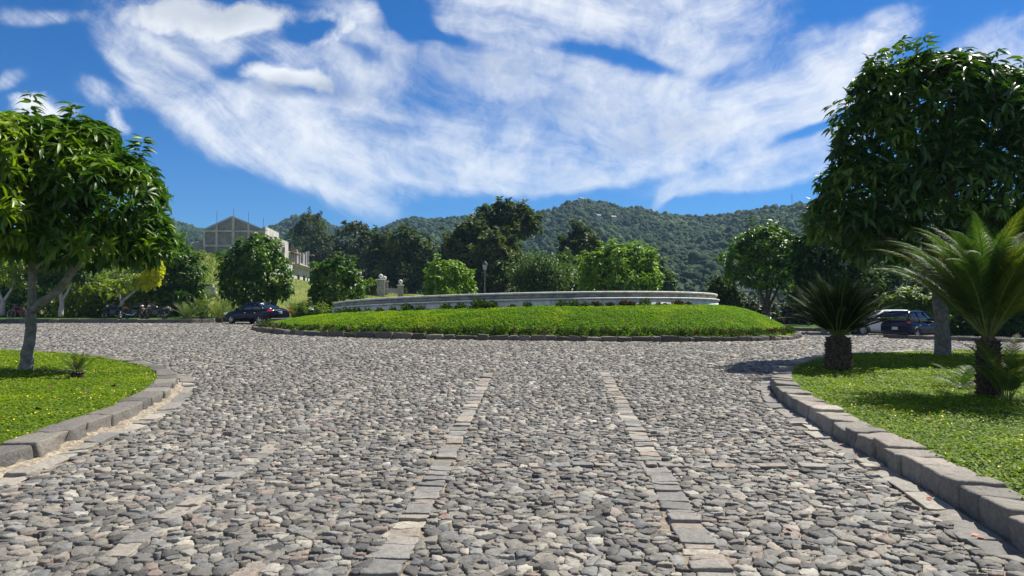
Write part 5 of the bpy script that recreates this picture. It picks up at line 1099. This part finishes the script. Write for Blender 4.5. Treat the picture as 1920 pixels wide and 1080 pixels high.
# bicycle
e = empty('bicycle', atb(34, 50.6, KB), R(172), 'red bicycle leaning behind the forked trunk at the left', 'bicycle'); e.rotation_euler[0] = .08
for x in (-.52, .52):
    w = MB(); w.lathe([(.31 + .02 * math.cos(t), .02 * math.sin(t)) for t in np.linspace(0, 2 * math.pi, 7)[:-1]], (x, 0, .33), 26, 'y', True); wo = w.build('wheel', M['greyplastic'], e, smooth=True)
    w = MB()
    for k in range(12): a = k * math.pi / 6; w.tube([(x, 0, .33), (x + .3 * math.cos(a), 0, .33 + .3 * math.sin(a))], .003, 3)
    w.build('spokes', M['alloy'], wo)
b = MB()
for p_, q_ in (((-.52, .33), (-.12, .30)), ((-.52, .33), (-.2, .82)), ((-.12, .30), (-.2, .86)), ((-.12, .30), (.36, .72)), ((-.19, .78), (.34, .84)), ((.34, .84), (.52, .33))): b.tube([(p_[0], 0, p_[1]), (q_[0], 0, q_[1])], .022, 6)
b.build('frame', M['redpaint'], e)
MB().box((-.21, 0, .92), (.26, .12, .05), 0, .02).build('saddle', M['trim'], e)
b = MB(); b.tube([(.34, 0, .84), (.32, 0, .98), (.36, -.26, 1.0)], .012, 5); b.tube([(.32, 0, .98), (.36, .26, 1.0)], .012, 5); b.build('handlebar', M['alloy'], e)
b = MB(); b.tube([(-.12, -.08, .30), (-.05, -.09, .16)], .01, 5); b.tube([(-.12, .08, .30), (-.19, .09, .44)], .01, 5); b.box((-.05, -.14, .15), (.09, .08, .02)); b.box((-.19, .14, .45), (.09, .08, .02)); b.lathe([(.09, -.01), (.09, .01)], (-.12, -.05, .30), 14, 'y'); b.build('pedals', M['trim'], e)

# ---- far beds: left (along the road edge) and right (parking island) ----
fl_out = smooth_path([(-52, 50.6), (-36, 50.6), (-27, 50.0), (-22.5, 49.6), (-21, 50.6), (-20.6, 53.5), (-20.6, 58)], .3)
blocks('far_kerb', fl_out, offset(fl_out, .3), 1.2, -.05, .28, M['kerb'], 31, gap=.03)
poly = np.vstack([offset(fl_out, .28), [[-52, 58]]]); KH_s = KH
def far_bed(poly, h):
    bm = bmesh.new(); vs = [bm.verts.new((p[0], p[1], float(gz(p[0], p[1])) + h)) for p in poly]; bm.faces.new(vs); bmesh.ops.triangulate(bm, faces=bm.faces[:]); bmesh.ops.recalc_face_normals(bm, faces=bm.faces)
    me = bpy.data.meshes.new('planting_bed'); bm.to_mesh(me); bm.free(); me.materials.append(M['turf']); o = bpy.data.objects.new('planting_bed', me); COL.objects.link(o); tag(o, kind='structure')
far_bed(poly, .24)
fr_out = smooth_path([(60, 39.2), (33, 39.6), (25, 40.2), (21.2, 41.0), (20.6, 41.8), (21.2, 42.3), (24, 42.0), (60, 41.4)], .3)[::-1]
blocks('far_kerb', fr_out, offset(fr_out, .3), .8, -.05, .24, M['kerb'], 32, gap=.03)
pr = smooth_path([(19.5, 60), (17.2, 54), (16.2, 51.3), (19, 50.2), (30, 49.2), (60, 48.5)], .3)
blocks('far_kerb', pr[::-1], offset(pr[::-1], .3), .8, -.05, .24, M['kerb'], 33, gap=.03)
far_bed(np.vstack([pr, [[60, 60]]]), .2)
# low plants on the meadow bank
r = np.random.default_rng(15); n = 46000; u = r.uniform(-.55, .12, n); Y = r.uniform(55, 118, n); X = u * Y; k = vn(X * .25, Y * .25, 3) > .2; X, Y, u = X[k], Y[k], u[k]; n = len(X); z = ground_z(X, Y)
D = np.column_stack([r.normal(0, .5, (n, 2)), np.ones(n)]); dry = (vn(X * .12, Y * .12, 8) > .62) & (u < -.33)
for sel, mt, nm in ((dry, 'drygrass', 'meadow_grass_dry'), (~dry, 'meadow', 'meadow_grass')):
    tag(leaves(nm, np.column_stack([X, Y, z])[sel], D[sel], r.uniform(.10, .26, sel.sum()) * (1 + (u[sel] < -.36) * 1.6), BLADE_V * [3, 1, 1], BLADE_F, M[mt], wid=1.2, r=r, extra=BLADE_T), kind='stuff')
# a few fallen red leaves
for i, (px, py) in enumerate(((1568, 846), (1600, 858), (1735, 930), (1832, 1012), (1745, 945), (1470, 1002), (1838, 1015), (622, 966), (868, 995), (840, 975), (1480, 905))):
    x, y = ground_at(px, py); o = leaves('fallen_leaf', np.zeros((1, 3)), np.array([[1, 0, .1]]), .055, OVAL_V, OVAL_F, M['redleaf']); o.location = (x, y, float(gz(x, y)) + .042); o.rotation_euler = (random.uniform(-.2, .2), 0, random.uniform(0, 6)); tag(o, 'small curled red leaf fallen on the cobbles', 'leaf', 'red leaves fallen on the cobbles')

for poly_, bx in ((LP, (-18, -3)), (RP, (3, 18))):
    r = np.random.default_rng(3); n = 260; P = np.column_stack([r.uniform(*bx, n), r.uniform(5, 22, n)]); P = P[inside(P, poly_)]; n = len(P); a = r.uniform(0, 6.28, n)
    tag(leaves('leaf_litter', np.column_stack([P, gz(P[:, 0], P[:, 1]) + KH + .02]), np.column_stack([np.cos(a), np.sin(a), r.normal(0, .15, n)]), r.uniform(.05, .11, n), OVAL_V, OVAL_F, M['litter'], r=r), kind='stuff')
# ---- haze ----
def haze():
    b = MB(); b.box((0, 450, 68), (2600, 1030, 160)); m = bpy.data.materials.new('haze'); m.use_nodes = True; t = m.node_tree; t.nodes.clear(); o = t.nodes.new('ShaderNodeOutputMaterial')
    v = t.nodes.new('ShaderNodeVolumePrincipled'); v.inputs['Color'].default_value = (.42, .66, 1.0, 1); v.inputs['Density'].default_value = HAZE; v.inputs['Anisotropy'].default_value = 0.0; t.links.new(v.outputs[0], o.inputs['Volume'])
    tag(b.build('haze', m), kind='stuff')
HAZE = 0.00017
haze()
